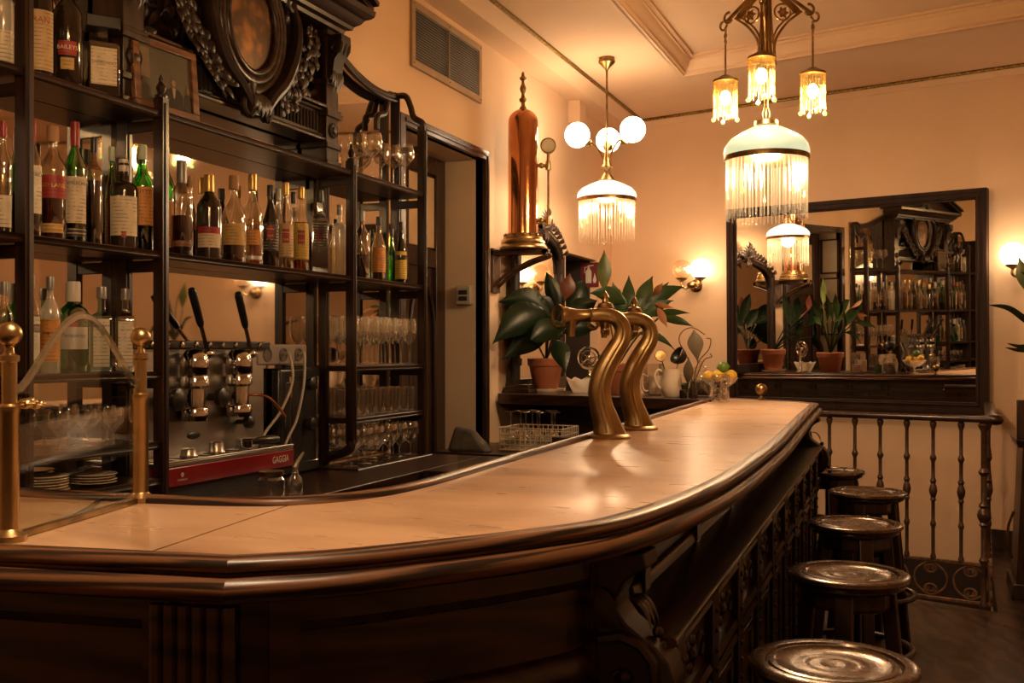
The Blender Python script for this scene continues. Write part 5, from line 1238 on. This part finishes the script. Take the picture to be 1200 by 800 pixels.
# ------------------------------------------------------------------ plants
LZ = BZ + .012
def potted(name, label, pos, r, h, mat=M_TERRA):
    t = thing(name, label, 'potted plant', pos); z = pos.z
    MB().lathe([(0, z + .002), (r * .68, z), (r * .70, z + .004), (r * .92, z + h * .74), (r, z + h * .75), (r * 1.03, z + h * .97), (r * .99, z + h), (r * .90, z + h), (r * .86, z + h * .9)], (pos.x, pos.y, 0), 24, open_=True).build('pot', mat, t)
    MB().lathe([(0, z + h * .91), (r * .88, z + h * .90)], (pos.x, pos.y, 0), 20, open_=True).build('soil', M_SOIL, t)
    return t
def lp(mb, b, t, w, d, db=0.0, dt=0.0, bend=.02, sh=.42, fold=.18, p=1.4, stem=None, face=1.0, rib=0.0):
    """a leaf between two seen points at about depth d; w in picture units"""
    B = atd(b[0], b[1], d + db); T = atd(t[0], t[1], d + dt); D = (T - B).normalized()
    vw = (B - CAMP).normalized(); sd = D.cross(vw).normalized(); sd = (sd * face + vw * (1 - face)).normalized()
    mb.leaf(B, T, w / FPX * d, Vector((0, 0, bend)) + vw * -.02, side=sd, n=24 if rib else 10, fold=fold, shape=sh, p=p, rib=rib)
    if stem is not None: mb.tube(bez([stem, (stem + B) / 2 + Vector((0, 0, .03)), B + (T - B) * .06], 5), .006, 6)
pp = Vector((-2.44, 6.66, LZ + .022))
sa = tag(MB().lathe([(0, LZ), (.115, LZ), (.125, LZ + .012), (.128, LZ + .024), (.11, LZ + .022), (0, LZ + .020)], (pp.x, pp.y, 0), 24).build('pot_saucer', M_CREAM, at=(pp.x, pp.y, LZ)), 'white saucer under the terracotta pot on the ledge', 'saucer')
ph = potted('philodendron', 'large leaved dark green plant in a terracotta pot on the far ledge', pp, .125, .21)
root = pp + Vector((0, 0, .19)); D_ = 6.85
m = MB()
for b, t, w, db, dt, bd, sh in (((646, 372), (584, 354), 34, -.05, -.1, .06, .40), ((640, 364), (577, 403), 38, -.15, -.3, .05, .38), ((642, 392), (588, 422), 26, -.1, -.2, .03, .4), ((622, 398), (666, 382), 26, -.35, -.2, .03, .42), ((652, 398), (663, 437), 22, -.2, -.3, .02, .4),
        ((655, 385), (630, 345), 22, .05, .0, .03, .45), ((668, 372), (684, 328), 27, .05, .1, .03, .5), ((662, 380), (700, 352), 24, -.1, -.1, .03, .5), ((658, 376), (640, 318), 20, .12, .12, .02, .5), ((660, 390), (700, 384), 22, .05, .1, .02, .45)):
    lp(m, b, t, w, D_, db, dt, bd, sh, fold=.28, p=1.1, stem=root, rib=.022)
m.build('foliage', M_LEAFD, ph, smooth=60)
m = MB(); lp(m, (662, 352), (668, 320), 19, D_, -.1, -.1, .0, .5, stem=root); m.build('red_leaf', M_LEAFR, ph, smooth=60)
pp2 = Vector((-1.88, 6.50, LZ))
asp = potted('aspidistra', 'tall green plant with long blade leaves behind the beer taps', pp2, .13, .20)
root = pp2 + Vector((0, 0, .18)); D_ = 6.75
m = MB()
for b, t, w, db, dt, bd in (((736, 372), (737, 322), 16, 0, .1, 0), ((745, 374), (765, 323), 19, 0, .1, .02), ((748, 372), (803, 336), 17, 0, .1, .05), ((738, 360), (690, 344), 18, -.1, -.2, .04), ((768, 373), (813, 383), 10, -.1, -.2, .02), ((758, 372), (809, 367), 9, .1, .2, .02),
        ((728, 372), (718, 330), 18, .1, .2, 0), ((742, 392), (792, 411), 9, -.1, -.1, .05), ((752, 376), (784, 330), 15, .15, .3, .02), ((726, 380), (702, 362), 18, .1, .1, .03), ((733, 384), (756, 346), 17, -.15, -.15, .02), ((730, 380), (726, 338), 15, -.1, -.1, .0), ((746, 384), (790, 352), 14, -.1, -.1, .04)):
    lp(m, b, t, w, D_, db, dt, bd, .5, stem=root)
m.build('foliage', M_LEAFG, asp, smooth=60)
m = MB(); lp(m, (708, 344), (708, 292), 17, D_, 0, 0, 0, .5, stem=root); m.build('yellow_green_leaf', M_LEAFY, asp, smooth=60)
m = MB()
for b, t, w in (((769, 356), (782, 384), 9), ((764, 348), (777, 331), 8), ((764, 355), (790, 361), 6)): lp(m, b, t, w, D_, -.1, -.2, 0, .5)
m.build('dry_leaf', M_LEAFDRY, asp, smooth=60)
pp3 = Vector((.80, 7.02, .925))
dra = potted('dracaena', 'plant with long drooping dark leaves at the right edge of the picture', pp3, .10, .17)
root = pp3 + Vector((0, 0, .15)); D_ = 6.30
m = MB()
crown = atd(1232, 395, D_)
m.tube(bez([root, (root + crown) / 2 + Vector((.02, 0, 0)), crown], 6), .014, 8)
for pts, w in (([(1230, 392), (1204, 376), (1182, 361), (1158, 357)], 8), ([(1230, 396), (1212, 404), (1196, 406), (1180, 402)], 6), ([(1230, 390), (1214, 376), (1200, 372), (1190, 368)], 6), ([(1230, 398), (1210, 408), (1194, 410), (1178, 407)], 6), ([(1232, 390), (1240, 350), (1252, 320), (1275, 310)], 9), ([(1232, 392), (1262, 372), (1290, 372), (1310, 392)], 9), ([(1232, 392), (1222, 350), (1210, 328), (1196, 318)], 7)):
    c_ = [atd(x, y, D_ - .02 * i) for i, (x, y) in enumerate(pts)]; b_ = bez(c_, 5)
    m.tube(b_, [w / FPX * D_ / 2 * (sin(pi * min(1, .25 + .75 * k / (len(b_) - 1))) ** .8 + .04) for k in range(len(b_))], 6, flat=.22, up=(0, 0, 1))
m.build('foliage', M_LEAFD, dra, smooth=60)
m = MB(); lp(m, (1204, 345), (1194, 300), 15, D_, 0, 0, 0, .5); m.tube(bez([crown, atd(1212, 370, D_), atd(1204, 344, D_)], 5), .005, 6); m.build('yellow_green_leaf', M_LEAFY, dra, smooth=60)

# ------------------------------------------------------------------ things on the far ledge and the end of the bar
def T1(o, label, cat, group=None): return tag(o, label, cat, group)
p = Vector((-1.155, 6.20, BZ))
bw = thing('fruit_bowl', 'footed glass fruit bowl of citrus at the far end of the bar', 'bowl', p)
MB().lathe([(.0, .002), (.048, .002), (.046, .008), (.012, .020), (.010, .055), (.02, .068), (.06, .082), (.095, .108), (.112, .135), (.108, .135), (.09, .113), (.055, .09), (0, .078)], p, 28).build('glass_body', glass('bowl_glass', (.93, .9, .84), .16, white=.12), bw)
M_LEMON = pmat('lemon_skin', (.72, .44, .035), .4, col2=(.66, .38, .03), nscale=30, bump=.08); M_LIME = pmat('lime_skin', (.07, .17, .02), .38, col2=(.12, .22, .03), nscale=12, bump=.06)
def fruit(pos, r, ax, mat, nm, label):
    pr = [(0, -1.30), (.16, -1.22), (.22, -1.10)] + [(cos(t), 1.05 * sin(t)) for t in [-1.05 + 2.1 * k / 10 for k in range(11)]] + [(.22, 1.10), (.13, 1.24), (0, 1.28)]
    return tag(MB().lathe([(a * r, b * r * .95) for a, b in pr], pos, 18, ax=ax).build(nm, mat, at=pos, smooth=60), label, 'fruit')
zf = BZ + .145
fruit(Vector((p.x - .063, p.y - .02, zf - .004)), .035, (1, .5, .2), M_LEMON, 'lemon', 'leftmost lemon in the fruit bowl')
fruit(Vector((p.x - .002, p.y - .060, zf - .002)), .035, (1, -.3, .3), M_LEMON, 'lemon', 'middle lemon at the front of the fruit bowl')
fruit(Vector((p.x + .068, p.y + .012, zf)), .036, (.4, -.6, .6), M_LEMON, 'lemon', 'rightmost lemon in the fruit bowl')
fruit(Vector((p.x - .01, p.y + .05, zf - .01)), .034, (.4, 1, .1), M_LEMON, 'lemon', 'lemon at the back of the fruit bowl')
fruit(Vector((p.x + .022, p.y + .004, zf + .052)), .034, (1, .2, .1), M_LIME, 'lime', 'green lime on top of the lemons')
p = onZ(845, 471, BZ)
j = thing('storage_jar', 'straight glass jar of dark corks in front of the fruit bowl', 'jar', p)
MB().lathe([(0, .002), (.045, .002), (.047, .006), (.047, .150), (.044, .152)], p, 22, open_=True).build('glass_body', M_CLEAR, j)
m = MB(); rnd = random.Random(9)
for k in range(26): a = rnd.random() * 6.28; r = .030 * sqrt(rnd.random()); m.obox(p + Vector((r * cos(a), r * sin(a), .015 + .105 * k / 26)), (.024, .016, .012), (cos(a * 3), sin(a * 3), .2), (-sin(a * 3), cos(a * 3), 0))
o = m.build('contents', pmat('dark_corks', (.09, .055, .03), .7, col2=(.05, .03, .02)), j); o['kind'] = 'stuff'
MB().lathe([(.049, .151), (.049, .158), (.02, .160), (0, .160)], p, 22).build('lid', M_CLEAR, j)
p = onZ(821, 464, LZ)
j = thing('storage_jar', 'rounded glass jar with knobbed lid left of the fruit bowl', 'jar', p)
MB().lathe([(0, .002), (.055, .002), (.066, .02), (.068, .10), (.058, .14), (.045, .155), (.047, .165)], p, 22, open_=True).build('glass_body', M_CLEAR, j)
MB().lathe([(0, .006), (.050, .006), (.061, .024), (.063, .09), (.03, .10), (0, .103)], p, 20).build('contents', pmat('dried_tea', (.07, .05, .035), .8, col2=(.12, .09, .06), nscale=50, bump=.5), j)
MB().lathe([(.052, .166), (.052, .175), (.03, .188), (.010, .192), (.014, .205), (.012, .216), (0, .220)], p, 20).build('lid', M_CLEAR, j)
p = onZ(787, 465, LZ)
pt = thing('milk_pitcher', 'cream ceramic pitcher holding bar tools on the far ledge', 'pitcher', p)
MB().lathe([(0, .002), (.050, .002), (.054, .008), (.066, .045), (.064, .09), (.056, .14), (.058, .172), (.053, .172), (.050, .14), (.058, .09), (.058, .05), (0, .02)], p, 26).build('body', M_CREAM, pt)
u = -U2
MB().tube(bez([p + u * .052 + Vector((0, 0, .155)), p + u * .085 + Vector((0, 0, .165)), p + u * .105 + Vector((0, 0, .125)), p + u * .085 + Vector((0, 0, .07)), p + u * .055 + Vector((0, 0, .045))], 6), .0075, 8).build('handle', M_CREAM, pt)
MB().leaf(p - u * .045 + Vector((0, 0, .15)), p - u * .082 + Vector((0, 0, .178)), .05, (0, 0, -.01), side=(u.y, -u.x, 0), fold=.5, n=5).build('spout', M_CREAM, pt)
q = p
p = onZ(768, 463, LZ)
cu_ = thing('coffee_mug', 'cream mug with a big handle just left of the pitcher', 'mug', p)
MB().lathe([(0, .002), (.038, .002), (.045, .01), (.045, .125), (.041, .125), (.040, .015), (0, .01)], p, 22).build('body', M_CREAM, cu_)
MB().tube(bez([p + u * .042 + Vector((0, 0, .115)), p + u * .08 + Vector((0, 0, .13)), p + u * .092 + Vector((0, 0, .08)), p + u * .07 + Vector((0, 0, .03)), p + u * .042 + Vector((0, 0, .03))], 6), .007, 8).build('handle', M_CREAM, cu_)
ld = thing('black_ladle', 'black ladle standing in the cream pitcher', 'ladle', q + Vector((0, 0, .03)))
a, b = q + Vector((-.01, 0, .03)), q + Vector((.062, .03, .30))
MB().tube([a, b], .005, 6).build('rod', M_CHROME, ld)
m = MB(); bc_ = q + Vector((.035, .01, .255)); m.lathe([(0, -.055), (.03, -.048), (.052, -.02), (.056, .01), (.052, .01), (.047, -.018), (.026, -.042), (0, -.048)], bc_, 18, ax=(-.6, -.6, .5)); m.build('bowl', M_BLACK, ld)
sp = thing('bar_spoon', 'steel strainer spoon leaning left out of the pitcher', 'spoon', q + Vector((0, 0, .03)))
MB().tube([q + Vector((.0, -.02, .03)), q + Vector((-.06, -.01, .23))], .004, 6).build('rod', M_CHROME, sp)
MB().lathe([(.034, -.004), (.036, 0), (.034, .006), (.0, .010)], q + Vector((-.066, -.01, .25)), 16, ax=(.4, -.8, .3)).build('disc', M_BRASSD, sp)
p = onZ(812, 466, LZ)
db_ = thing('dried_branch', 'dried branch with two brown leaves in a small dark bottle', 'dried plant', p)
MB().lathe([(0, .002), (.028, .002), (.030, .006), (.030, .05), (.012, .075), (.012, .10)], p, 14).build('bottle', G_DARK, db_)
m = MB(); dd = (p - CAMP).dot(Vector((-_s, _c, 0)))
for pts in ([(812, 452), (806, 420), (796, 400), (800, 388), (812, 384), (826, 392)], [(812, 452), (818, 425), (830, 410), (833, 398), (828, 396)], [(812, 452), (820, 432), (826, 421), (834, 418), (832, 414)]):
    m.tube(bez([atd(x, y, dd) for x, y in pts], 6), .003, 5)
m.build('twig', M_IRON, db_)
m = MB(); lp(m, (818, 428), (813, 386), 19, dd, 0, 0, 0, .62); lp(m, (806, 452), (807, 418), 12, dd, 0, -.05, 0, .5); m.build('dry_leaf', pmat('olive_dry_leaf', (.10, .075, .04), .6, col2=(.15, .11, .06)), db_)
p = onZ(801, 467, LZ); tag(MB().lathe([(0, .002), (.022, .002), (.024, .006), (.024, .05), (.012, .06), (.012, .07), (.015, .071), (.015, .085), (0, .087)], p, 14).build('spice_bottle', G_DARK, at=p), 'tiny dark bottle between the pitcher and the glass jars', 'bottle')
p = Vector((-2.14, 6.55, LZ))
ic = thing('crystal_dish', 'crinkled glass dish beside the terracotta pot', 'dish', p)
m = MB(); n = 32; pr = [(.06, .002), (.065, .01), (.085, .05), (.105, .095), (.098, .095), (.078, .05), (.05, .012), (0, .012)]
vs = []
for r, z in pr:
    for k in range(n): a = 2 * pi * k / n; w = 1 + .06 * cos(8 * a) * (z / .095); vs.append(p + Vector((r * w * cos(a), r * w * sin(a), z + .010 * cos(8 * a) * (z / .095))))
m.add(vs, [(i * n + k, i * n + (k + 1) % n, (i + 1) * n + (k + 1) % n, (i + 1) * n + k) for i in range(len(pr) - 1) for k in range(n)] + [tuple(range(n - 1, -1, -1))])
m.build('glass_body', glass('crystal', (.90, .84, .78), .25, .05, white=.22), ic)
p = Vector((-2.12, 6.66, LZ))
jp = thing('citrus_press', 'chrome hand wheel press standing behind the crystal dish', 'juicer', p)
m = MB().lathe([(.07, 0), (.07, .012), (.02, .02), (.014, .03), (.014, .21)], p, 16); m.build('stand', M_CHROME, jp)
c_ = p + Vector((.0, -.03, .235)); ax = Vector((.2, -.95, .1)).normalized(); e1 = ax.orthogonal().normalized(); e2 = ax.cross(e1)
m = MB().tube([c_ + e1 * (.072 * cos(t)) + e2 * (.072 * sin(t)) for t in [2 * pi * k / 28 for k in range(28)]], .009, 8, closed=True)
m.tube([c_ + e1 * (.048 * cos(t)) + e2 * (.048 * sin(t)) for t in [2 * pi * k / 24 for k in range(24)]], .006, 6, closed=True)
for k in range(5): t = 2 * pi * k / 5; m.tube([c_, c_ + e1 * (.07 * cos(t)) + e2 * (.07 * sin(t))], .006, 6)
m.ball(c_, .02, 10, 8); m.build('wheel', M_CHROME, jp)
p = Vector((-2.56, 6.50, LZ)); tag(MB().box(p + Vector((-.08, -.12, 0)), p + Vector((.10, .08, .03))).box(p + Vector((-.07, -.11, .03)), p + Vector((.09, .07, .055))).build('wooden_tray_stack', M_WOODX, at=p, bev=.004), 'two stacked wooden boards left of the terracotta pot', 'board')
# reflected only: jars standing along the ledge behind the plants
for x, y, lb, mt in ((-1.62, 6.42, 'square glass vase of pink shells behind the pitcher', pmat('pink_shells', (.55, .33, .24), .6, col2=(.40, .22, .15), nscale=24, bump=.4)),):
    p = Vector((x, y, LZ)); j = thing('glass_vase', lb, 'vase', p)
    MB().lathe([(.07, .002), (.072, .20)], p, 4, rot=pi / 4, open_=True).build('glass_body', M_CLEAR, j, smooth=0)
    MB().lathe([(0, .004), (.065, .004), (.066, .08), (0, .09)], p, 4, rot=pi / 4).build('contents', mt, j, smooth=0)
p = Vector((-1.42, 6.40, LZ)); tag(MB().lathe([(0, .002), (.03, .002), (.034, .01), (.036, .08), (.032, .08), (.030, .012), (0, .01)], p, 18).build('green_glass', G_GREEN, at=p), 'small green tumbler behind the glass jar on the far ledge', 'glass')

# ------------------------------------------------------------------ wash counter with a wire rack of upturned glasses
wc = thing('wash_counter', 'low dark work counter below the far ledge', 'counter', (-1.95, 5.8, 0))
MB().box((XL + .002, 5.35, .82), (-1.30, 6.02, .86)).build('counter_top', M_WOODX, wc, bev=.004)
MB().box((XL + .002, 5.40, 0), (-1.34, 6.00, .82)).build('carcass', M_WOOD, wc)
rk0, rk1 = Vector((-2.30, 5.50, .865)), Vector((-1.92, 5.80, 1.00))
wr = thing('wire_rack', 'pale wire drying rack of upturned stem glasses', 'rack', ((rk0 + rk1) / 2).xy.to_3d() + Vector((0, 0, .865)))
M_WIRE = pmat('pale_wire', (.70, .58, .43), .35, .4)
m = MB(); w = .0032
for z in (.870, .900, .930, .960, .998): m.tube([(rk0.x, rk0.y, z), (rk1.x, rk0.y, z), (rk1.x, rk1.y, z), (rk0.x, rk1.y, z)], w, 5, closed=True)
for k in range(13):
    x = lerp(rk0.x, rk1.x, k / 12)
    m.tube([(x, rk0.y, .998), (x, rk0.y, .870), (x, rk1.y, .870), (x, rk1.y, .998)], w, 5)
for k in range(1, 10):
    y = lerp(rk0.y, rk1.y, k / 10); m.tube([(rk0.x, y, .998), (rk0.x, y, .870), (rk1.x, y, .870), (rk1.x, y, .998)], w, 5)
m.build('wire_basket', M_WIRE, wr)
gp = goblet(.22, .040, .036, .45); gi = [(a, .22 - b) for a, b in gp[::-1]]
spots = [Vector((x, y, .874)) for x, y in ((-2.25, 5.55), (-2.16, 5.56), (-2.07, 5.55), (-1.98, 5.56), (-2.23, 5.66), (-2.13, 5.67), (-2.03, 5.66), (-2.19, 5.75), (-2.07, 5.75))]
glasses('stem_glass', gi, spots, 'stem glass standing upside down in the wire rack', 'wine glass', 'upturned glasses in the wire rack')
for i, (x, y) in enumerate(((-1.82, 5.70), (-1.73, 5.74), (-1.64, 5.68), (-1.55, 5.76))):
    o = MB().lathe(gi, (0, 0, 0), 16, open_=True).build('stem_glass', M_CLEAR, at=(x, y, .861), smooth=60)
    tag(o, 'upturned stem glass standing right of the wire rack', 'wine glass', 'upturned glasses right of the wire rack')
p = Vector((-1.78, 5.48, .861)); tag(MB().box(p + Vector((-.17, -.06, 0)), p + Vector((.17, .06, .10))).build('wooden_box', M_WOODX, at=p, bev=.005), 'dark wooden box in front of the upturned glasses', 'box')
p = Vector((-2.45, 5.42, .861))
m = MB().add([p + Vector(v) for v in ((-.14, -.04, 0), (.12, -.05, 0), (.14, .05, 0), (-.14, .05, 0), (-.10, -.01, .15), (.02, -.02, .13), (.03, .03, .12), (-.10, .03, .14))], [(3, 2, 1, 0), (4, 5, 6, 7), (0, 1, 5, 4), (1, 2, 6, 5), (2, 3, 7, 6), (3, 0, 4, 7)])
tag(m.build('grey_cloth', pmat('grey_cloth', (.10, .085, .065), .85, col2=(.06, .05, .04), nscale=18, bump=.3), at=p, bev=.02), 'crumpled grey cloth at the left end of the wash counter', 'cloth')
# framed certificates on the near side of the doorway (seen in the mirror)
for k, z in enumerate((2.42, 2.02, 1.66)):
    h = .19 if k else .25
    t = thing('framed_certificate', ('top', 'middle', 'lowest')[k] + ' framed certificate beside the shelves, seen in the wall mirror', 'picture frame', (-2.80, YD0, z))
    m = MB(); y = YD0
    for a, b, c, d in ((-.12, -.098, -h, h), (.098, .12, -h, h), (-.12, .12, -h, -h + .022), (-.12, .12, h - .022, h)): m.box((-2.80 + a, y, z + c * .8), (-2.80 + b, y + .02, z + d * .8))
    m.build('frame', M_DOORW, t); MB().box((-2.895, y, z - h * .76), (-2.705, y + .008, z + h * .76)).build('certificate', M_PAPER, t)

# ------------------------------------------------------------------ lamps
M_GLOBE = lamp_mat('lit_milk_globe', (1.0, .72, .45), 20.0); M_SHADE = lamp_mat('lit_milk_shade', (1.0, .80, .56), 1.6); M_BULB = lamp_mat('lit_bulb', (1.0, .62, .28), 130.0); M_SHADEG = lamp_mat('lit_pale_green_shade', (.84, .86, .50), .62)
M_OPAL = lamp_mat('opal_globe_unlit', (1, .6, .3), .12)
def light(par, loc, power, r=.05):
    l = bpy.data.lights.new('bulb_light', 'POINT'); l.energy = power; l.color = LAMP; l.shadow_soft_size = r
    o = bpy.data.objects.new('bulb_light', l); COL.objects.link(o); o.location = Vector(loc) - PLACE[par.name]; o.parent = par
    return o
def fringe(par, c, r, z0, z1, n, mat, dr=.003, jag=.03, name='glass_fringe'):
    m = MB(); rnd = random.Random(int(n + r * 1000))
    for k in range(n):
        a = 2 * pi * k / n; zb = z0 + (rnd.random() * jag if k % 2 else 0)
        m.lathe([(dr * .6, zb), (dr * 1.3, zb + .004), (dr, zb + .012), (dr, z1)], c + Vector((r * cos(a), r * sin(a), 0)), 5)
    return m.build(name, mat, par)
def big_shade(t, c, zt, zb, zf, R, mat, tall=False):
    """milk glass dome, brass band and hanging glass rods; zt top of dome, zb band, zf bottom of fringe"""
    pr = [(.05, zt), (.075, zt - .006), (R * .60, lerp(zt, zb, .20)), (R * .86, lerp(zt, zb, .42)), (R * .98, lerp(zt, zb, .64)), (R * 1.02, lerp(zt, zb, .84)), (R * 1.0, zb)]
    o = MB().lathe(pr, c, 36, open_=True).build('shade', mat, t, smooth=60)
    MB().lathe([(R * .97, zb - .022), (R * 1.005, zb - .022), (R * 1.015, zb - .010), (R * 1.005, zb + .004), (R * .97, zb + .004)], c, 36).build('band', M_BRASSD, t)
    fringe(t, c, R * .95, zf, zb - .015, 64, M_FRINGE, .0040)
    fringe(t, c, R * .80, zf + .04, zb - .005, 34, M_FRINGE, .0034)
    for k in range(5): a = 2 * pi * k / 5 + .5; MB().lathe([(0, -.022), (.008, -.014), (.004, .01), (0, .02)], c + Vector((R * .96 * cos(a), R * .96 * sin(a), lerp(zf, zb, .42))), 8).build('bead_drop', M_GREENDROP, t)
# pendant with three milk globes over the far ledge
C1 = atd(711, 68, 7.19); C1.z = 0
l1 = thing('globe_pendant', 'brass pendant with three white globes over a fringed glass shade', 'ceiling lamp', C1 + Vector((0, 0, ZC)))
def c1(z): return C1 + Vector((0, 0, z))
MB().lathe([(.056, 3.50), (.056, 3.485), (.06, 3.478), (.058, 3.465), (.036, 3.445), (.018, 3.425), (.009, 3.412)], C1, 20).build('canopy', M_BRASSD, l1)
MB().tube([c1(3.43), c1(2.72)], .0075, 8).build('rod', M_BRASSD, l1)
MB().lathe([(.009, 2.92), (.014, 2.90), (.013, 2.86), (.022, 2.80), (.026, 2.76), (.040, 2.735), (.026, 2.725), (.016, 2.70), (.024, 2.69), (.05, 2.655), (.058, 2.64), (.03, 2.635)], C1, 18).build('hub', M_BRASSD, l1)
FW = Vector((-_s, _c, 0))
for k, (dx, dd_) in enumerate(((-.205, .03), (.165, -.15), (.03, .21))):
    e = U2 * dx + FW * dd_; g = c1(2.965) + e; hd = e.normalized(); tilt = (hd * .75 + Vector((0, 0, .65))).normalized()
    a = MB().tube(bez([c1(2.76) + hd * .015, c1(2.80) + hd * .025, c1(2.86) + hd * .06, c1(2.905) + hd * .105, g - tilt * .10], 6), .0075, 8)
    a.lathe([(.010, 0), (.022, .012), (.034, .022), (.036, .032), (.028, .036)], g - tilt * .125, 14, ax=tilt)
    arm_ = a.build('arm', M_BRASSD, l1)
    MB().ball(g, .088, 24, 16).build('globe', M_GLOBE, l1, smooth=80)
big_shade(l1, C1, 2.635, 2.51, 2.215, .205, M_SHADE)
light(l1, c1(2.47), E_SHADE, .06)
# large chandelier over the bar
def chandelier(C, label, zc):
    t = thing('fringed_chandelier', label, 'chandelier', C + Vector((0, 0, zc)))
    def c(z): return C + Vector((0, 0, z))
    MB().lathe([(.07, zc), (.07, zc - .02), (.05, zc - .035), (.02, zc - .06), (.010, zc - .07)], C, 20).build('canopy', M_BRASSD, t)
    m = MB().tube([c(zc - .06), c(2.58)], .010, 8)
    for k in range(6): a = 2 * pi * k / 6; m.tube(bez([c(3.30) + Vector((.018 * cos(a), .018 * sin(a), 0)), c(3.05) + Vector((.024 * cos(a), .024 * sin(a), 0)), c(2.90) + Vector((.040 * cos(a), .040 * sin(a), 0)), c(2.84) + Vector((.044 * cos(a), .044 * sin(a), 0))], 4), .0055, 6)
    m.lathe([(.03, 2.835), (.05, 2.83), (.052, 2.842), (.03, 2.85)], C, 18); m.lathe([(.010, 3.32), (.026, 3.31), (.028, 3.29), (.010, 3.28)], C, 16)
    m.build('stem', M_BRASSD, t)
    for az in [-pi / 2 + ALPHA - radians(19) + k * 2 * pi / 3 for k in range(3)]:
        h = Vector((cos(az), sin(az), 0)); sd = Vector((-h.y, h.x, 0)); tip = c(3.105) + h * .245
        m = MB().bar(c(3.24) + h * .02, tip, .012, .014)
        m.tube(bez([c(2.87) + h * .038, c(2.95) + h * .045, c(3.00) + h * .066, c(3.06) + h * .115, c(3.115) + h * .185], 6), .0065, 6)
        m.tube(bez([c(2.95) + h * .03, c(3.01) + h * .05, c(3.06) + h * .09, c(3.12) + h * .16], 5), .005, 6)
        m.prism([(.03, 3.19), (.075, 3.16), (.15, 3.10), (.18, 3.112), (.17, 3.13), (.085, 3.19), (.03, 3.22)], lambda a, b, q: C + h * a + sd * q + Vector((0, 0, b)), -.004, .004)
        m.tube([c(3.105) + h * (.085 + .042 * cos(q)) + Vector((0, 0, .040 * sin(q))) for q in [2 * pi * k / 20 for k in range(20)]], .005, 6, closed=True)
        m.tube([tip + h * (-.02 + .026 * cos(q)) + Vector((0, 0, .022 + .026 * sin(q))) for q in [-2.6 + 4.4 * k / 14 for k in range(15)]], .0065, 7)
        m.tube([tip + h * (.012 + .020 * cos(q)) + Vector((0, 0, -.012 + .022 * sin(q))) for q in [1.4 - 4.6 * k / 14 for k in range(15)]], .006, 7)
        a = m.build('arm', M_BRASSD, t)
        m = MB()
        for k in range(6): q = 2 * pi * k / 6; m.leaf(c(3.105) + h * .09, c(3.105) + h * (.09 + .032 * cos(q)) + Vector((0, 0, .032 * sin(q))), .022, sd * .006, side=h * -sin(q) + Vector((0, 0, cos(q))), n=4); 
        m.ball(c(3.105) + h * .09, .009, 8, 6); m.build('rosette', M_BRASSD, a)
        L = C + h * .245
        def lz(z): return L + Vector((0, 0, z))
        m = MB().tube([lz(3.085), lz(2.84)], .0052, 8)
        for k in range(3): m.tube([lz(3.07 - .03 * k) + Vector((0, 0, .014 * cos(q))) + (h if k % 2 else sd) * (.008 * sin(q)) for q in [2 * pi * i / 12 for i in range(12)]], .0028, 5, closed=True)
        m.lathe([(.006, 2.845), (.022, 2.838), (.042, 2.825), (.064, 2.815), (.064, 2.805), (.055, 2.805)], L, 18)
        m.build('drop_rod', M_BRASSD, a)
        fringe(a, L, .058, 2.625, 2.81, 26, M_FRINGEY, .0042, .02)
        for k in range(4): q = 2 * pi * k / 4 + .4; MB().ball(lz(2.615) + Vector((.060 * cos(q), .060 * sin(q), 0)), .011, 8, 6, (1, 1, 1.2)).build('glass_drop', M_GREENDROP, a)
        MB().ball(lz(2.725), .026, 12, 8, (1, 1, 1.4)).build('bulb', M_BULB, a)
        light(a, lz(2.66), E_SMALL, .03)
    MB().lathe([(.012, 2.63), (.02, 2.60), (.014, 2.575), (.03, 2.57), (.058, 2.565), (.060, 2.545), (.052, 2.54)], C, 20).build('gallery', M_BRASS, t)
    big_shade(t, C, 2.540, 2.392, 2.085, .203, M_SHADEG)
    light(t, c(2.335), E_SHADE, .06)
    return t
C2 = atd(898, 180, 5.0); C2.z = 0
ch = chandelier(C2, 'large brass chandelier with three small fringed lamps over the bar', ZC + .135)
ch2 = copy_tree(ch)  # unseen chandelier copy, added to light the shelves and the near marble
ch2.location = (-.80, 1.15, ZC + .135)
def dim(o):
    if o.type == 'LIGHT': o.data = o.data.copy(); o.data.energy *= .75
    for c_ in o.children: dim(c_)
dim(ch2); ch2['label'] = 'unseen copy of the chandelier, added above the picture to light the near bar'
# wall sconces
def sconce(px, label, lit):
    p = onW(px[0], px[1], DWALL - .09); t = thing('wall_sconce', label, 'wall lamp', p + NW * .09)
    m = MB().lathe([(.055, 0), (.058, .008), (.045, .018), (.022, .03), (.018, .05)], p + NW * .089 + Vector((0, 0, -.03)), 18, ax=-NW); m.ball(p + Vector((0, 0, -.03)), .036, 12, 8, (1.3, 1, .9))
    m.build('wall_plate', M_BRASSD, t)
    for s_ in (-1, 1):
        e = p + TW * (.088 * s_) - NW * .02; m = MB().tube(bez([p + Vector((0, 0, -.03)), p + TW * (.05 * s_) + Vector((0, 0, -.055)), e + Vector((0, 0, -.035)), e + Vector((0, 0, .0))], 6), .010, 8)
        m.lathe([(.012, 0), (.016, .006), (.03, .014), (.048, .026), (.052, .034), (.044, .038)], e, 18); m.build('arm', M_BRASS, t)
        on = s_ == lit; g = MB().ball(e + Vector((0, 0, .105)), .088, 22, 14).build('globe', M_SCG if on else M_OPALG, t, smooth=80)
        if on: light(t, e - NW * .13 + Vector((0, 0, .12)), E_SCONCE, .05)
M_SCG = lamp_mat('lit_sconce_globe', (1.0, .72, .44), 9.0)
M_OPALG = glass('frosted_globe', (.94, .84, .68), .14, .15, white=.06)
sconce((811, 330), 'two globe brass wall lamp left of the large mirror', 1)
sconce((1203, 315), 'two globe brass wall lamp right of the large mirror', -1)
